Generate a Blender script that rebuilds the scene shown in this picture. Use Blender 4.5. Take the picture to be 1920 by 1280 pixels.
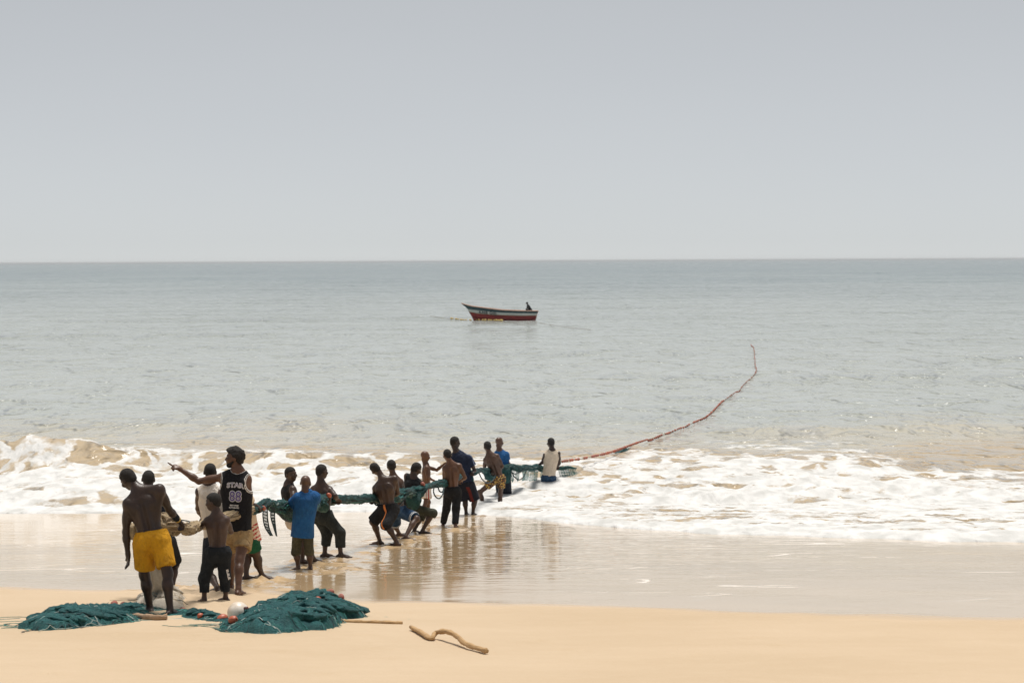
import bpy, math, random
import numpy as np
from mathutils import Vector, Matrix
from mathutils.bvhtree import BVHTree

for o in list(bpy.data.objects):
    bpy.data.objects.remove(o)
scene = bpy.context.scene
COL = scene.collection

# ------------------------------------------------------------------ camera
CAM_H = 5.6                       # metres above the sea
LENS = 85.0
F = LENS / 36.0 * 1920.0          # focal length in photograph pixels
PITCH = math.atan(151.5 / F)
ROLL = 0.0047
fwd = Vector((0, math.cos(PITCH), -math.sin(PITCH)))
r0 = Vector((1, 0, 0)); u0 = r0.cross(fwd)
right = (r0 * math.cos(ROLL) - u0 * math.sin(ROLL)).normalized()
up = right.cross(fwd).normalized()
cam_data = bpy.data.cameras.new('camera')
cam_data.lens = LENS; cam_data.sensor_width = 36.0
cam_data.clip_start = 0.5; cam_data.clip_end = 90000.0
cam_data.dof.use_dof = True
cam_data.dof.focus_distance = 34.0
cam_data.dof.aperture_fstop = 4.5
cam = bpy.data.objects.new('camera', cam_data); COL.objects.link(cam)
m = Matrix.Identity(4)
for i, v in enumerate((right, up, -fwd)):
    m[0][i], m[1][i], m[2][i] = v
m.translation = (0, 0, CAM_H)
cam.matrix_world = m
scene.camera = cam

# ------------------------------------------------------------------ sky, sun, exposure
SUN_EL = math.radians(76); SUN_AZ = math.radians(20)     # azimuth from +Y towards +X
world = bpy.data.worlds.new('World'); scene.world = world; world.use_nodes = True
nt = world.node_tree; nt.nodes.clear()
wo = nt.nodes.new('ShaderNodeOutputWorld'); bg = nt.nodes.new('ShaderNodeBackground')
sky = nt.nodes.new('ShaderNodeTexSky'); sky.sky_type = 'NISHITA'; sky.sun_disc = False
sky.sun_elevation = SUN_EL; sky.sun_rotation = SUN_AZ
sky.air_density = 0.5; sky.dust_density = 0.0; sky.ozone_density = 1.0; sky.altitude = 0
hs = nt.nodes.new('ShaderNodeHueSaturation'); hs.inputs['Saturation'].default_value = 0.22
mixs = nt.nodes.new('ShaderNodeMix'); mixs.data_type = 'RGBA'     # an even milky cloud veil over the sky
mixs.inputs[0].default_value = 0.5
# soft uneven cloud in the veil
tc = nt.nodes.new('ShaderNodeTexCoord'); mp = nt.nodes.new('ShaderNodeMapping'); mp.inputs['Scale'].default_value = (1.6, 1.6, 5.0)
cn = nt.nodes.new('ShaderNodeTexNoise'); cn.inputs['Scale'].default_value = 2.2; cn.inputs['Detail'].default_value = 4.0; cn.inputs['Roughness'].default_value = .55
nt.links.new(tc.outputs['Generated'], mp.inputs[0]); nt.links.new(mp.outputs[0], cn.inputs['Vector'])
cm = nt.nodes.new('ShaderNodeMix'); cm.data_type = 'RGBA'
cm.inputs[6].default_value = (4.40, 4.62, 4.78, 1); cm.inputs[7].default_value = (5.10, 5.28, 5.34, 1)
nt.links.new(cn.outputs[0], cm.inputs[0]); nt.links.new(cm.outputs[2], mixs.inputs[7])
nt.links.new(sky.outputs[0], hs.inputs['Color'])
nt.links.new(hs.outputs[0], mixs.inputs[6]); nt.links.new(mixs.outputs[2], bg.inputs[0])
bg.inputs[1].default_value = 0.10
nt.links.new(bg.outputs[0], wo.inputs[0])

sd = bpy.data.lights.new('sun', 'SUN'); sd.energy = 4.2; sd.angle = math.radians(17.0)
sd.color = (1.0, 0.955, 0.89)
sun = bpy.data.objects.new('sun', sd); COL.objects.link(sun)
sdir = Vector((math.sin(SUN_AZ) * math.cos(SUN_EL), math.cos(SUN_AZ) * math.cos(SUN_EL), math.sin(SUN_EL)))
sun.rotation_euler = sdir.to_track_quat('Z', 'Y').to_euler()
scene.view_settings.view_transform = 'Standard'; scene.view_settings.look = 'None'
scene.view_settings.exposure = 0.0; scene.view_settings.gamma = 1.0
scene.view_settings.use_curve_mapping = False

scene.cycles.sample_clamp_direct = 6.0; scene.cycles.sample_clamp_indirect = 6.0

# ------------------------------------------------------------------ helpers
def P(px, py, Y):
    """photograph pixel at depth Y metres -> world point"""
    d = fwd * F + right * (px - 960.0) + up * (640.0 - py)
    return Vector((0, 0, CAM_H)) + d * (Y / d.y)

def sand_base(y):
    y = np.asarray(y, float)
    z = 3.55 - 0.066 * y
    z = np.where(y > 54, z - 0.045 * (y - 54), z)
    z = np.where(y < 16, 3.55 - .066 * 16 + (16 - y) * .02, z)
    return np.maximum(z, -6.0)

def G(px, py, z=None):
    """photograph pixel -> point on the sand (or on the level z)"""
    d = fwd * F + right * (px - 960.0) + up * (640.0 - py)
    lo, hi = 5.0, 4000.0
    for _ in range(60):
        mid = .5 * (lo + hi)
        pz = CAM_H + d.z * mid / d.y
        g = float(sand_base(mid)) if z is None else z
        if pz > g: lo = mid
        else: hi = mid
    return P(px, py, lo)

_rs = np.random.RandomState(7)
_T = _rs.rand(256, 256).astype(np.float32)
def vnoise(x, y):
    xi = np.floor(x).astype(int); yi = np.floor(y).astype(int)
    fx = x - xi; fy = y - yi
    fx = fx * fx * (3 - 2 * fx); fy = fy * fy * (3 - 2 * fy)
    a = _T[xi & 255, yi & 255]; b = _T[(xi + 1) & 255, yi & 255]
    c = _T[xi & 255, (yi + 1) & 255]; d = _T[(xi + 1) & 255, (yi + 1) & 255]
    return (a + (b - a) * fx) * (1 - fy) + (c + (d - c) * fx) * fy
def fbm(x, y, o=4, g=.5):
    s = 0; a = 1.0; t = 0
    for k in range(o):
        s = s + a * vnoise(x * 2 ** k + 17.3 * k, y * 2 ** k + 31.7 * k); t += a; a *= g
    return s / t
def sstep(a, b, x):
    t = np.clip((x - a) / (b - a), 0, 1)
    return t * t * (3 - 2 * t)
_T3 = _rs.rand(64, 64, 64).astype(np.float32)
def vnoise3(p):
    i = np.floor(p).astype(int); f = p - i; f = f * f * (3 - 2 * f)
    s = 0
    for a in (0, 1):
        for b in (0, 1):
            for c in (0, 1):
                w = (f[..., 0] if a else 1 - f[..., 0]) * (f[..., 1] if b else 1 - f[..., 1]) * (f[..., 2] if c else 1 - f[..., 2])
                s = s + w * _T3[(i[..., 0] + a) & 63, (i[..., 1] + b) & 63, (i[..., 2] + c) & 63]
    return s

def mesh_np(name, verts, faces, mat=None, smooth=True, parent=None):
    """verts (n,3) array, faces (k,4) or (k,3) array -> linked object"""
    me = bpy.data.meshes.new(name)
    verts = np.asarray(verts, np.float32); faces = np.asarray(faces, np.int32)
    n, k = faces.shape
    me.vertices.add(len(verts)); me.vertices.foreach_set('co', verts.ravel())
    me.loops.add(n * k); me.loops.foreach_set('vertex_index', faces.ravel())
    me.polygons.add(n)
    me.polygons.foreach_set('loop_start', np.arange(0, n * k, k, dtype=np.int32))
    me.polygons.foreach_set('loop_total', np.full(n, k, np.int32))
    me.update(calc_edges=True); me.validate()
    me.polygons.foreach_set('use_smooth', np.full(n, smooth, bool))
    if mat: me.materials.append(mat)
    o = bpy.data.objects.new(name, me); COL.objects.link(o)
    if parent is not None: o.parent = parent
    return o

def grid_faces(ny, nx):
    i = np.arange(ny - 1)[:, None] * nx + np.arange(nx - 1)[None, :]
    return np.stack([i, i + 1, i + nx + 1, i + nx], -1).reshape(-1, 4)

def thing(name, label, cat, loc=(0, 0, 0), group=None):
    o = bpy.data.objects.new(name, None); COL.objects.link(o)
    o.location = loc; o['label'] = label; o['category'] = cat
    o.empty_display_size = .1
    if group: o['group'] = group
    return o

def reparent(o, root):
    """child built in world coordinates under an Empty standing at root.location"""
    o.parent = root
    o.matrix_parent_inverse = Matrix.Translation(-Vector(root.location))
    return o

# ------------------------------------------------------------------ materials
class N:
    """tiny node helper"""
    def __init__(s, name):
        s.m = bpy.data.materials.new(name); s.m.use_nodes = True
        s.t = s.m.node_tree; s.t.nodes.clear()
        s.out = s.t.nodes.new('ShaderNodeOutputMaterial')
    def n(s, typ, ins=None, **kw):
        nd = s.t.nodes.new('ShaderNode' + typ)
        for k, v in kw.items(): setattr(nd, k, v)
        for k, v in (ins or {}).items():
            if hasattr(v, 'is_output') or isinstance(v, bpy.types.NodeSocket): s.t.links.new(v, nd.inputs[k])
            else: nd.inputs[k].default_value = v
        return nd
    def math(s, op, a, b=0.0, c=None, clamp=False):
        ins = {0: a, 1: b}
        if c is not None: ins[2] = c
        return s.n('Math', ins, operation=op, use_clamp=clamp).outputs[0]
    def ramp(s, x, a, b, lo=0.0, hi=1.0):
        return s.n('MapRange', {0: x, 1: a, 2: b, 3: lo, 4: hi}, interpolation_type='SMOOTHSTEP').outputs[0]
    def mix(s, f, a, b):
        nd = s.n('Mix', {0: f, 6: a, 7: b}, data_type='RGBA'); return nd.outputs[2]
    def pos(s, scale=(1, 1, 1), obj=False):
        src = s.n('TexCoord').outputs['Object'] if obj else s.n('NewGeometry').outputs['Position']
        return s.n('Mapping', {0: src, 3: scale}).outputs[0]
    def noise(s, vec, scale, detail=3.0, rough=.5, dist=0.0):
        return s.n('TexNoise', {'Vector': vec, 'Scale': scale, 'Detail': detail, 'Roughness': rough, 'Distortion': dist}).outputs[0]
    def bump(s, h, dist, strength=1.0, normal=None):
        ins = {'Height': h, 'Distance': dist, 'Strength': strength}
        if normal is not None: ins['Normal'] = normal
        return s.n('Bump', ins).outputs[0]
    def bsdf(s, **ins):
        nd = s.n('BsdfPrincipled', {k.replace('_', ' '): v for k, v in ins.items()})
        s.t.links.new(nd.outputs[0], s.out.inputs[0]); return nd

def c4(r, g, b): return (r, g, b, 1.0)

def simple(name, col, rough=.6, var=.25, scale=14.0, bump=0.0, bscale=60.0, spec=.5, col2=None):
    k = N(name)
    p = k.pos(obj=True)
    n1 = k.noise(p, scale, 4.0, .6)
    b = col2 or tuple(c * (1 - var) for c in col)
    colr = k.mix(k.ramp(n1, .35, .65), c4(*col), c4(*b))
    ins = dict(Base_Color=colr, Roughness=rough)
    if bump: ins['Normal'] = k.bump(k.noise(p, bscale, 3.0), bump)
    nd = k.bsdf(**ins); nd.inputs['Specular IOR Level'].default_value = spec
    return k.m
# ------------------------------------------------------------------ beach sand
FOOT_MARKS = []       # (x, y, radius, depth) trodden spots, filled from the feet of the people
WET_PX = [(-400, 1098), (0, 1106), (200, 1108), (420, 1108), (640, 1128), (960, 1140), (1300, 1150), (1600, 1157), (1920, 1164), (2400, 1172)]
wet_pts = [G(*p) for p in WET_PX]
def wet_y(x):
    return np.interp(x, [p.x for p in wet_pts], [p.y for p in wet_pts])

def build_sand():
    xs = np.concatenate([np.linspace(-90, -12, 40), np.linspace(-11.9, 14.9, 560), np.linspace(15, 90, 40)])
    ys = np.concatenate([np.linspace(-30, 15, 24), np.arange(15.2, 58, .085), np.linspace(58.2, 150, 60)])
    X, Y = np.meshgrid(xs, ys)
    Z = sand_base(Y)
    dry = 1 - sstep(-.6, 1.5, Y - wet_y(X))
    Z = Z + (fbm(X * .5, Y * .35, 4) - .5) * .05 * (.35 + .65 * dry)
    Z = Z + (fbm(X * 3, Y * 3, 3) - .5) * .008 * dry
    for (fx, fy, r, dep) in FOOT_MARKS:
        i0, i1 = np.searchsorted(ys, [fy - 3 * r, fy + 3 * r]); j0, j1 = np.searchsorted(xs, [fx - 3 * r, fx + 3 * r])
        if i1 <= i0 or j1 <= j0: continue
        d2 = ((X[i0:i1, j0:j1] - fx) ** 2 + (Y[i0:i1, j0:j1] - fy) ** 2) / r ** 2
        Z[i0:i1, j0:j1] += dep * (-np.exp(-d2 * 2.2) + .75 * np.exp(-(np.sqrt(d2) - 1.25) ** 2 * 6))
    k = N('beach_sand')
    pos = k.pos()
    wet = k.n('Attribute', attribute_name='wet').outputs['Fac']
    film = k.n('Attribute', attribute_name='film').outputs['Fac']
    trod = k.n('Attribute', attribute_name='trod').outputs['Fac']
    big = k.noise(k.pos((.25, .5, 1)), 1.0, 4.0, .55)
    fine = k.noise(pos, 260.0, 2.0, .6)
    mid = k.noise(k.pos((1.0, 1.6, 1)), 2.2, 5.0, .6)
    dryc = k.mix(k.ramp(big, .3, .7), c4(.555, .425, .288), c4(.51, .385, .252))
    dryc = k.mix(k.math('MULTIPLY', k.ramp(mid, .45, .75), .35), dryc, c4(.58, .45, .31))
    dryc = k.mix(k.math('MULTIPLY', k.ramp(fine, .5, .8), .35), dryc, c4(.36, .25, .145))
    specks = k.ramp(k.noise(pos, 26.0, 1.0, .4), .80, .83)
    dryc = k.mix(k.math('MULTIPLY', specks, .5), dryc, c4(.20, .13, .07))
    wetc = k.mix(k.ramp(big, .35, .65), c4(.63, .45, .265), c4(.56, .395, .225))
    wetn = k.math('ADD', wet, k.math('MULTIPLY', k.math('SUBTRACT', mid, .5), .25))
    w = k.ramp(wetn, .3, .7)
    base = k.mix(w, dryc, wetc)
    base = k.mix(k.n('Attribute', attribute_name='remnant').outputs['Fac'], base, c4(.78, .76, .73))      # thin lines of spent foam
    rough = k.math('ADD', k.ramp(wetn, .25, .8, .75, .09), k.math('MULTIPLY', film, -.05))
    rough = k.math('ADD', rough, k.math('MULTIPLY', trod, .12))
    rough = k.math('MAXIMUM', rough, k.math('MULTIPLY', k.n('Attribute', attribute_name='remnant').outputs['Fac'], .6))
    rough = k.math('MAXIMUM', rough, .035)
    # wind ripples and grain on dry sand, thin-film ripples where it is wet
    gh = k.math('ADD', k.noise(pos, 90.0, 3.0), k.math('MULTIPLY', k.noise(k.pos((1, 2, 1)), 5.0, 3.0), 3.0))
    b1 = k.bump(k.math('MULTIPLY', gh, k.math('SUBTRACT', 1.0, w)), .006)
    rip = k.noise(k.pos((.55, 1.0, 1)), 2.6, 2.0, .45, .6)
    rip2 = k.noise(k.pos((.5, 1.0, 1)), 9.0, 1.0, .4)
    fr = k.math('ADD', k.math('MULTIPLY', rip, 1.0), k.math('MULTIPLY', rip2, .16))
    fr = k.math('MULTIPLY', fr, k.math('ADD', .35, film))
    b2 = k.bump(k.math('MULTIPLY', fr, w), .0075, normal=b1)
    lump = k.math('MULTIPLY', k.noise(pos, 22.0, 3.0, .6), trod)
    b3 = k.bump(lump, .02, normal=b2)
    nd = k.bsdf(Base_Color=base, Roughness=rough, Normal=b3)
    k.t.links.new(k.ramp(w, 0, 1, .25, 1.0), nd.inputs['Specular IOR Level'])
    V = np.stack([X, Y, Z], -1).reshape(-1, 3)
    o = mesh_np('beach_sand', V, grid_faces(len(ys), len(xs)), k.m)
    wetv = sstep(-1.5, 1.5, Y - wet_y(X) + (fbm(X * .6, Y * .6, 3) - .5) * 1.2 + (fbm(X * .22 + 5, X * 0 + 2, 2) - .5) * 1.4)
    rem = sstep(.016, .006, np.abs(fbm(X * .30 + 50, Y * .95 + 12, 3) - .5)) * sstep(.52, .66, fbm(X * .45 + 9, Y * .4 + 3, 2)) * sstep(1.5, 4, Y - wet_y(X)) * .8
    rem = np.maximum(rem, .8 * sstep(.05, .02, np.abs(Y - G(1415, 1052).y - .12 * np.sin(X * 1.3))) * sstep(G(1358, 1052).x, G(1370, 1052).x, X) * sstep(G(1460, 1052).x, G(1445, 1052).x, X))
    # a film of water still draining around the haulers
    f1 = np.exp(-(((X - (-.2 + (Y - 38) * .06)) / 5.2) ** 2)) * sstep(29, 33, Y)
    film = np.clip(f1 + .35 * sstep(36, 42, Y), 0, 1)
    tr = np.zeros_like(X)
    for (fx, fy, r, dep) in FOOT_MARKS:
        i0, i1 = np.searchsorted(ys, [fy - 3 * r, fy + 3 * r]); j0, j1 = np.searchsorted(xs, [fx - 3 * r, fx + 3 * r])
        if i1 <= i0 or j1 <= j0: continue
        d2 = ((X[i0:i1, j0:j1] - fx) ** 2 + (Y[i0:i1, j0:j1] - fy) ** 2) / r ** 2
        tr[i0:i1, j0:j1] = np.maximum(tr[i0:i1, j0:j1], np.exp(-d2 * .9))
    for nm, a in (('wet', wetv), ('film', film), ('trod', tr), ('remnant', rem)):
        at = o.data.attributes.new(nm, 'FLOAT', 'POINT'); at.data.foreach_set('value', a.astype(np.float32).ravel())
    o['kind'] = 'structure'
    return o

# ------------------------------------------------------------------ the sea
FRONT_PX = [(-700, 940), (-200, 942), (0, 946), (130, 950), (260, 946), (420, 949), (560, 951), (700, 955), (800, 962), (870, 966), (930, 967),
            (1000, 974), (1090, 984), (1200, 993), (1320, 1000), (1480, 1004), (1600, 1009), (1720, 1013), (1920, 1018), (2200, 1022), (2700, 1022)]
front_pts = [G(*p) for p in FRONT_PX]
for i, p in enumerate(front_pts):
    if p.z < 0.0: front_pts[i] = G(*FRONT_PX[i], z=0.02)
BACK_PX = [(-700, 858), (0, 858), (250, 858), (480, 864), (760, 868), (980, 872), (1060, 872), (1180, 874), (1340, 866), (1500, 858), (1640, 866), (1760, 886), (1850, 902), (1950, 905), (2700, 905)]
back_pts = [G(*p, z=0.05) for p in BACK_PX]
def front_y(x): return np.interp(x, [p.x for p in front_pts], [p.y for p in front_pts])
def back_y(x): return np.interp(x, [p.x for p in back_pts], [p.y for p in back_pts])

def wave_sum(X, Y, dy):
    rs = np.random.RandomState(3)
    Z = np.zeros_like(X)
    def comp(lam, ang, slope):
        k = 2 * math.pi / lam
        a = slope / k
        ph = rs.rand() * 6.283
        fade = np.exp(-(1.1 * dy / lam) ** 2)
        return a * fade * np.sin(k * (X * math.sin(ang) + Y * math.cos(ang)) + ph)
    grp = .55 + .9 * fbm(X * .035, Y * .02, 3)
    for i in range(9):
        Z += comp(rs.uniform(13, 30), rs.normal(0, .2), .010) * grp
    mod = .35 + 1.3 * fbm(X * .05 + 9, Y * .022 + 4, 3)
    for i in range(16):
        Z += comp(rs.uniform(3.2, 9), rs.normal(0, .55), .006) * mod
    mod2 = .3 + 1.4 * fbm(X * .12 + 3, Y * .06 + 8, 3)
    for i in range(30):
        Z += comp(rs.uniform(.9, 3.0), rs.normal(0, .75), .007) * mod2
    return Z

sea_grid = {}
def sea_z(x, y):
    us, ys, Z = sea_grid['us'], sea_grid['ys'], sea_grid['Z']
    j = int(np.clip(np.searchsorted(us, x / y) - 1, 0, len(us) - 2)); i = int(np.clip(np.searchsorted(ys, y) - 1, 0, len(ys) - 2))
    return float(Z[i:i + 2, j:j + 2].mean())
def on_sea(px, py, lift=0.0):
    p = G(px, py, z=lift)
    for _ in range(4): p = G(px, py, z=min(.6, sea_z(p.x, p.y) * .6) + lift)
    p.z = sea_z(p.x, p.y) + lift
    return p

def build_sea():
    us = np.concatenate([-np.geomspace(2.2, .262, 16), np.linspace(-.26, .26, 540), np.geomspace(.262, 2.2, 16)])
    ys = np.concatenate([np.arange(37.5, 62, .075), np.arange(62, 82, .1), np.geomspace(82.1, 1500, 380), np.geomspace(1530, 42000, 30)])
    dy = np.gradient(ys)[:, None] * np.ones((1, len(us)))
    U, Y = np.meshgrid(us, ys); X = U * Y
    X[0:1] = X[0:1]
    yf = front_y(X) + (fbm(X * 1.1, X * 0 + 3.1, 4) - .5) * 1.1 + (fbm(X * 5, X * 0 + 7.7, 3) - .5) * .35
    yb = back_y(X) + (fbm(X * .25, Y * .1, 3) - .5) * 7
    d1 = Y - yf; d2 = yb - Y
    wav = wave_sum(X, Y, dy)
    zone = sstep(0, 1.2, d1) * sstep(-5, 3, d2)            # the broken water
    Z = wav * (1 - .75 * zone) * sstep(50, 78, Y)
    lumps = (fbm(X * .55, Y * .32, 4, .55) - .42) * .34 + (fbm(X * 1.7 + 5, Y * 1.1, 4, .6) - .5) * .16
    rid = 1 - np.abs(2 * fbm(X * .35 + 2, Y * .42 + 6, 3) - 1)
    lumps += (rid - .8) * .22
    Z = Z + lumps * zone * sstep(.2, 5, d1) * 1.15 + zone * .06
    # the breaker still standing on the left
    wx = 1 - sstep(-11.5, -7.5, X); wx2 = (1 - sstep(-8, 4, X)) * .45
    wob = (fbm(X * .35, X * 0 + 1.5, 3) - .5) * 3.5
    prof = np.exp(-((Y - 66.4 - wob) / 1.2) ** 2) + .55 * sstep(65.0, 67.6, Y - wob) * np.exp(-np.maximum(Y - 67.6 - wob, 0) / 2.6)
    Z += np.maximum(wx, wx2) * prof * (.28 + .34 * fbm(X * .7, Y * .1 + 3, 3))
    # low shoulders of water on the right, before the foam
    wr = sstep(5, 9, X) * np.exp(-((Y - 79 - (fbm(X * .3, X * 0 + 4, 2) - .5) * 5) / 1.6) ** 2)
    Z += wr * .22
    swash = sand_base(Y) + .012 + .11 * (1 - np.exp(-np.maximum(d1, 0) / 1.3)) + .05 * (fbm(X * 2.1, Y * 1.6, 4, .6) - .4) * sstep(0, .8, d1) \
        + .05 * (fbm(X * 7, Y * 5, 2, .6) - .4) * sstep(0, .25, d1)
    Z = np.where(Z > swash, swash + (Z - swash) * sstep(-.1, 4.0, d1), Z)
    kk = .12
    h = np.maximum(kk - np.abs(Z - swash), 0) / kk
    Z = np.maximum(Z, swash) + h * h * kk * .25
    Z = np.where(d1 < 0, sand_base(Y) - .10 + .11 * np.exp(d1 / .10), Z)
    # foam cover: 1 in the bore, torn open by holes
    warpx = X + (fbm(X * .6 + 3, Y * .4, 3) - .5) * 2.2; warpy = Y + (fbm(X * .6 + 13, Y * .4 + 4, 3) - .5) * 3.0
    holes = fbm(warpx * .85, warpy * .42, 4, .5)
    broad = fbm(X * .16 + 8, Y * .10 + 2, 3)
    cover = sstep(-.35, -.10, d1) * (.95 - .40 * sstep(6, -2.5, d2)) - sstep(0, -4, d2) * .75
    left = np.maximum(wx, wx2 * 1.2) * np.exp(-((Y - 65.5 - wob) / 1.3) ** 2)
    right_h = np.exp(-(((X - 4.0) / 2.6) ** 2 + ((Y - 65) / 2.6) ** 2)) + .8 * np.exp(-(((X - 9.5) / 3.0) ** 2 + ((Y - 64) / 3.0) ** 2))
    thresh = .24 + .95 * left + .20 * right_h + .22 * (broad - .5) - .12 * sstep(4, .5, d1)
    sea_grid['us'], sea_grid['ys'], sea_grid['Z'] = us, ys, Z
    foam = cover - 1.9 * np.maximum(0, thresh + .30 - holes) * sstep(.1, 2, d1)
    streak = fbm(warpx * .45 + 70, warpy * 1.3 + 20, 4, .55)
    foam = foam - .70 * sstep(.52, .30, streak) * sstep(.6, 3, d1)
    # loose streaks on the shoulders seaward of the bore
    st = sstep(-16, -2, d2) * sstep(.60, .72, fbm(warpx * .5 + 40, warpy * .55 + 9, 4)) * sstep(2, 7, X) * .62
    st2 = sstep(-7, -1, d2) * sstep(.56, .68, fbm(warpx * .35 + 4, warpy * .9 + 19, 4)) * .55
    foam = np.maximum(foam, np.maximum(st, st2))
    foam = np.clip(foam, 0, 1)
    lace = sstep(-7, 0, d2) * sstep(.5, 3, d1) * (.30 + .7 * fbm(X * .3 + 60, Y * .2, 3)) + .35 * sstep(-22, -4, d2) * sstep(3, 8, X) * sstep(.5, .65, fbm(X * .22 + 30, Y * .16 + 5, 3))
    lace = np.clip(lace, 0, 1)
    shore = sstep(math.log(1700), math.log(95), np.log(Y) + (fbm(X * .012, Y * .006, 3) - .5) * .7)
    silt = sstep(92, 66, Y + (fbm(X * .09 + 7, Y * .06, 3) - .5) * 22)
    k = N('sea_water')
    fo = k.n('Attribute', attribute_name='foam').outputs['Fac']
    sh = k.n('Attribute', attribute_name='shore').outputs['Fac']
    si = k.n('Attribute', attribute_name='silt').outputs['Fac']
    n1 = k.noise(k.pos((1.0, .55, 1)), 3.2, 5.0, .62, .5)
    n2 = k.noise(k.pos((1.0, .7, 1)), 13.0, 3.0, .6)
    f = k.math('ADD', fo, k.math('MULTIPLY', k.math('SUBTRACT', n1, .5), .95))
    f = k.math('ADD', f, k.math('MULTIPLY', k.math('SUBTRACT', n2, .5), .38))
    fm = k.math('MULTIPLY', k.ramp(f, .34, .66), k.ramp(fo, .02, .2))
    # thin lacework of foam left on the water round the torn edge of the bore
    lc = k.n('Attribute', attribute_name='lace').outputs['Fac']
    wv = k.n('VectorMath', {0: k.pos((.85, .42, .5)), 1: k.n('VectorMath', {0: k.n('TexNoise', {'Vector': k.pos((1, .6, 1)), 'Scale': 1.3, 'Detail': 3.0}).outputs['Color'], 1: (1.1, 1.1, 0)}, operation='MULTIPLY').outputs[0]}, operation='ADD').outputs[0]
    ve = k.n('TexVoronoi', {'Vector': wv, 'Scale': 1.0}, feature='DISTANCE_TO_EDGE').outputs[0]
    th = k.math('MULTIPLY', lc, .16)
    la = k.math('MULTIPLY', k.ramp(k.math('SUBTRACT', ve, th), .05, -.02), k.ramp(k.math('ADD', lc, k.math('MULTIPLY', k.math('SUBTRACT', n1, .5), 1.2)), .25, .6))
    fm = k.math('MAXIMUM', fm, la)
    deep = k.mix(k.ramp(k.noise(k.pos((.012, .004, 1)), 1.0, 3.0), .35, .65), c4(.085, .140, .148), c4(.115, .175, .178))
    wc = k.mix(sh, deep, c4(.41, .43, .395))
    wc = k.mix(si, wc, c4(.52, .465, .365))
    wc = k.mix(k.ramp(si, .80, 1.0), wc, c4(.48, .375, .245))      # churned sand in the breaking water
    rp = k.ramp(k.noise(k.pos((1.25, .62, 1)), 1.0, 2.0, .5, .4), .46, .80)
    rp2 = k.ramp(k.noise(k.pos((1.0, .5, 1)), .46, 3.0, .55, .3), .45, .80)
    rp3 = k.noise(k.pos((1.2, .9, 1)), 3.4, 2.0, .5)
    hsum = k.math('ADD', k.math('MULTIPLY', rp, .16), k.math('MULTIPLY', rp2, .40))
    bb = k.bump(k.math('ADD', hsum, k.math('MULTIPLY', rp3, .03)), 1.75)
    fc = k.mix(k.ramp(k.noise(k.pos((1.0, .45, 1)), 2.3, 4.0, .55, .5), .35, .7), c4(.70, .69, .675), c4(.52, .515, .495))
    n3 = k.noise(k.pos((1.0, .5, 1)), 1.7, 3.0, .5, .4)
    fb = k.bump(k.math('ADD', k.math('MULTIPLY', n3, 1.6), k.math('ADD', k.math('MULTIPLY', n1, .28), k.math('MULTIPLY', n2, .05))), .10)
    water = k.n('BsdfPrincipled', {'Base Color': wc, 'Roughness': .10, 'IOR': 1.33, 'Normal': bb})
    foamb = k.n('BsdfPrincipled', {'Base Color': fc, 'Roughness': .8, 'Normal': fb, 'Specular IOR Level': .2})
    ms = k.n('MixShader', {0: fm, 1: water.outputs[0], 2: foamb.outputs[0]})
    k.t.links.new(ms.outputs[0], k.out.inputs[0])
    V = np.stack([X, Y, Z], -1).reshape(-1, 3)
    o = mesh_np('sea_water', V, grid_faces(len(ys), len(us)), k.m)
    for nm, a in (('foam', foam), ('shore', shore), ('silt', silt), ('lace', lace)):
        at = o.data.attributes.new(nm, 'FLOAT', 'POINT'); at.data.foreach_set('value', a.astype(np.float32).ravel())
    o['kind'] = 'structure'
    return o
# ------------------------------------------------------------------ distance-field modelling of figures
def nv(v): return np.array(v, float)
def unit(v):
    v = nv(v); return v / (np.linalg.norm(v) + 1e-9)

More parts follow.
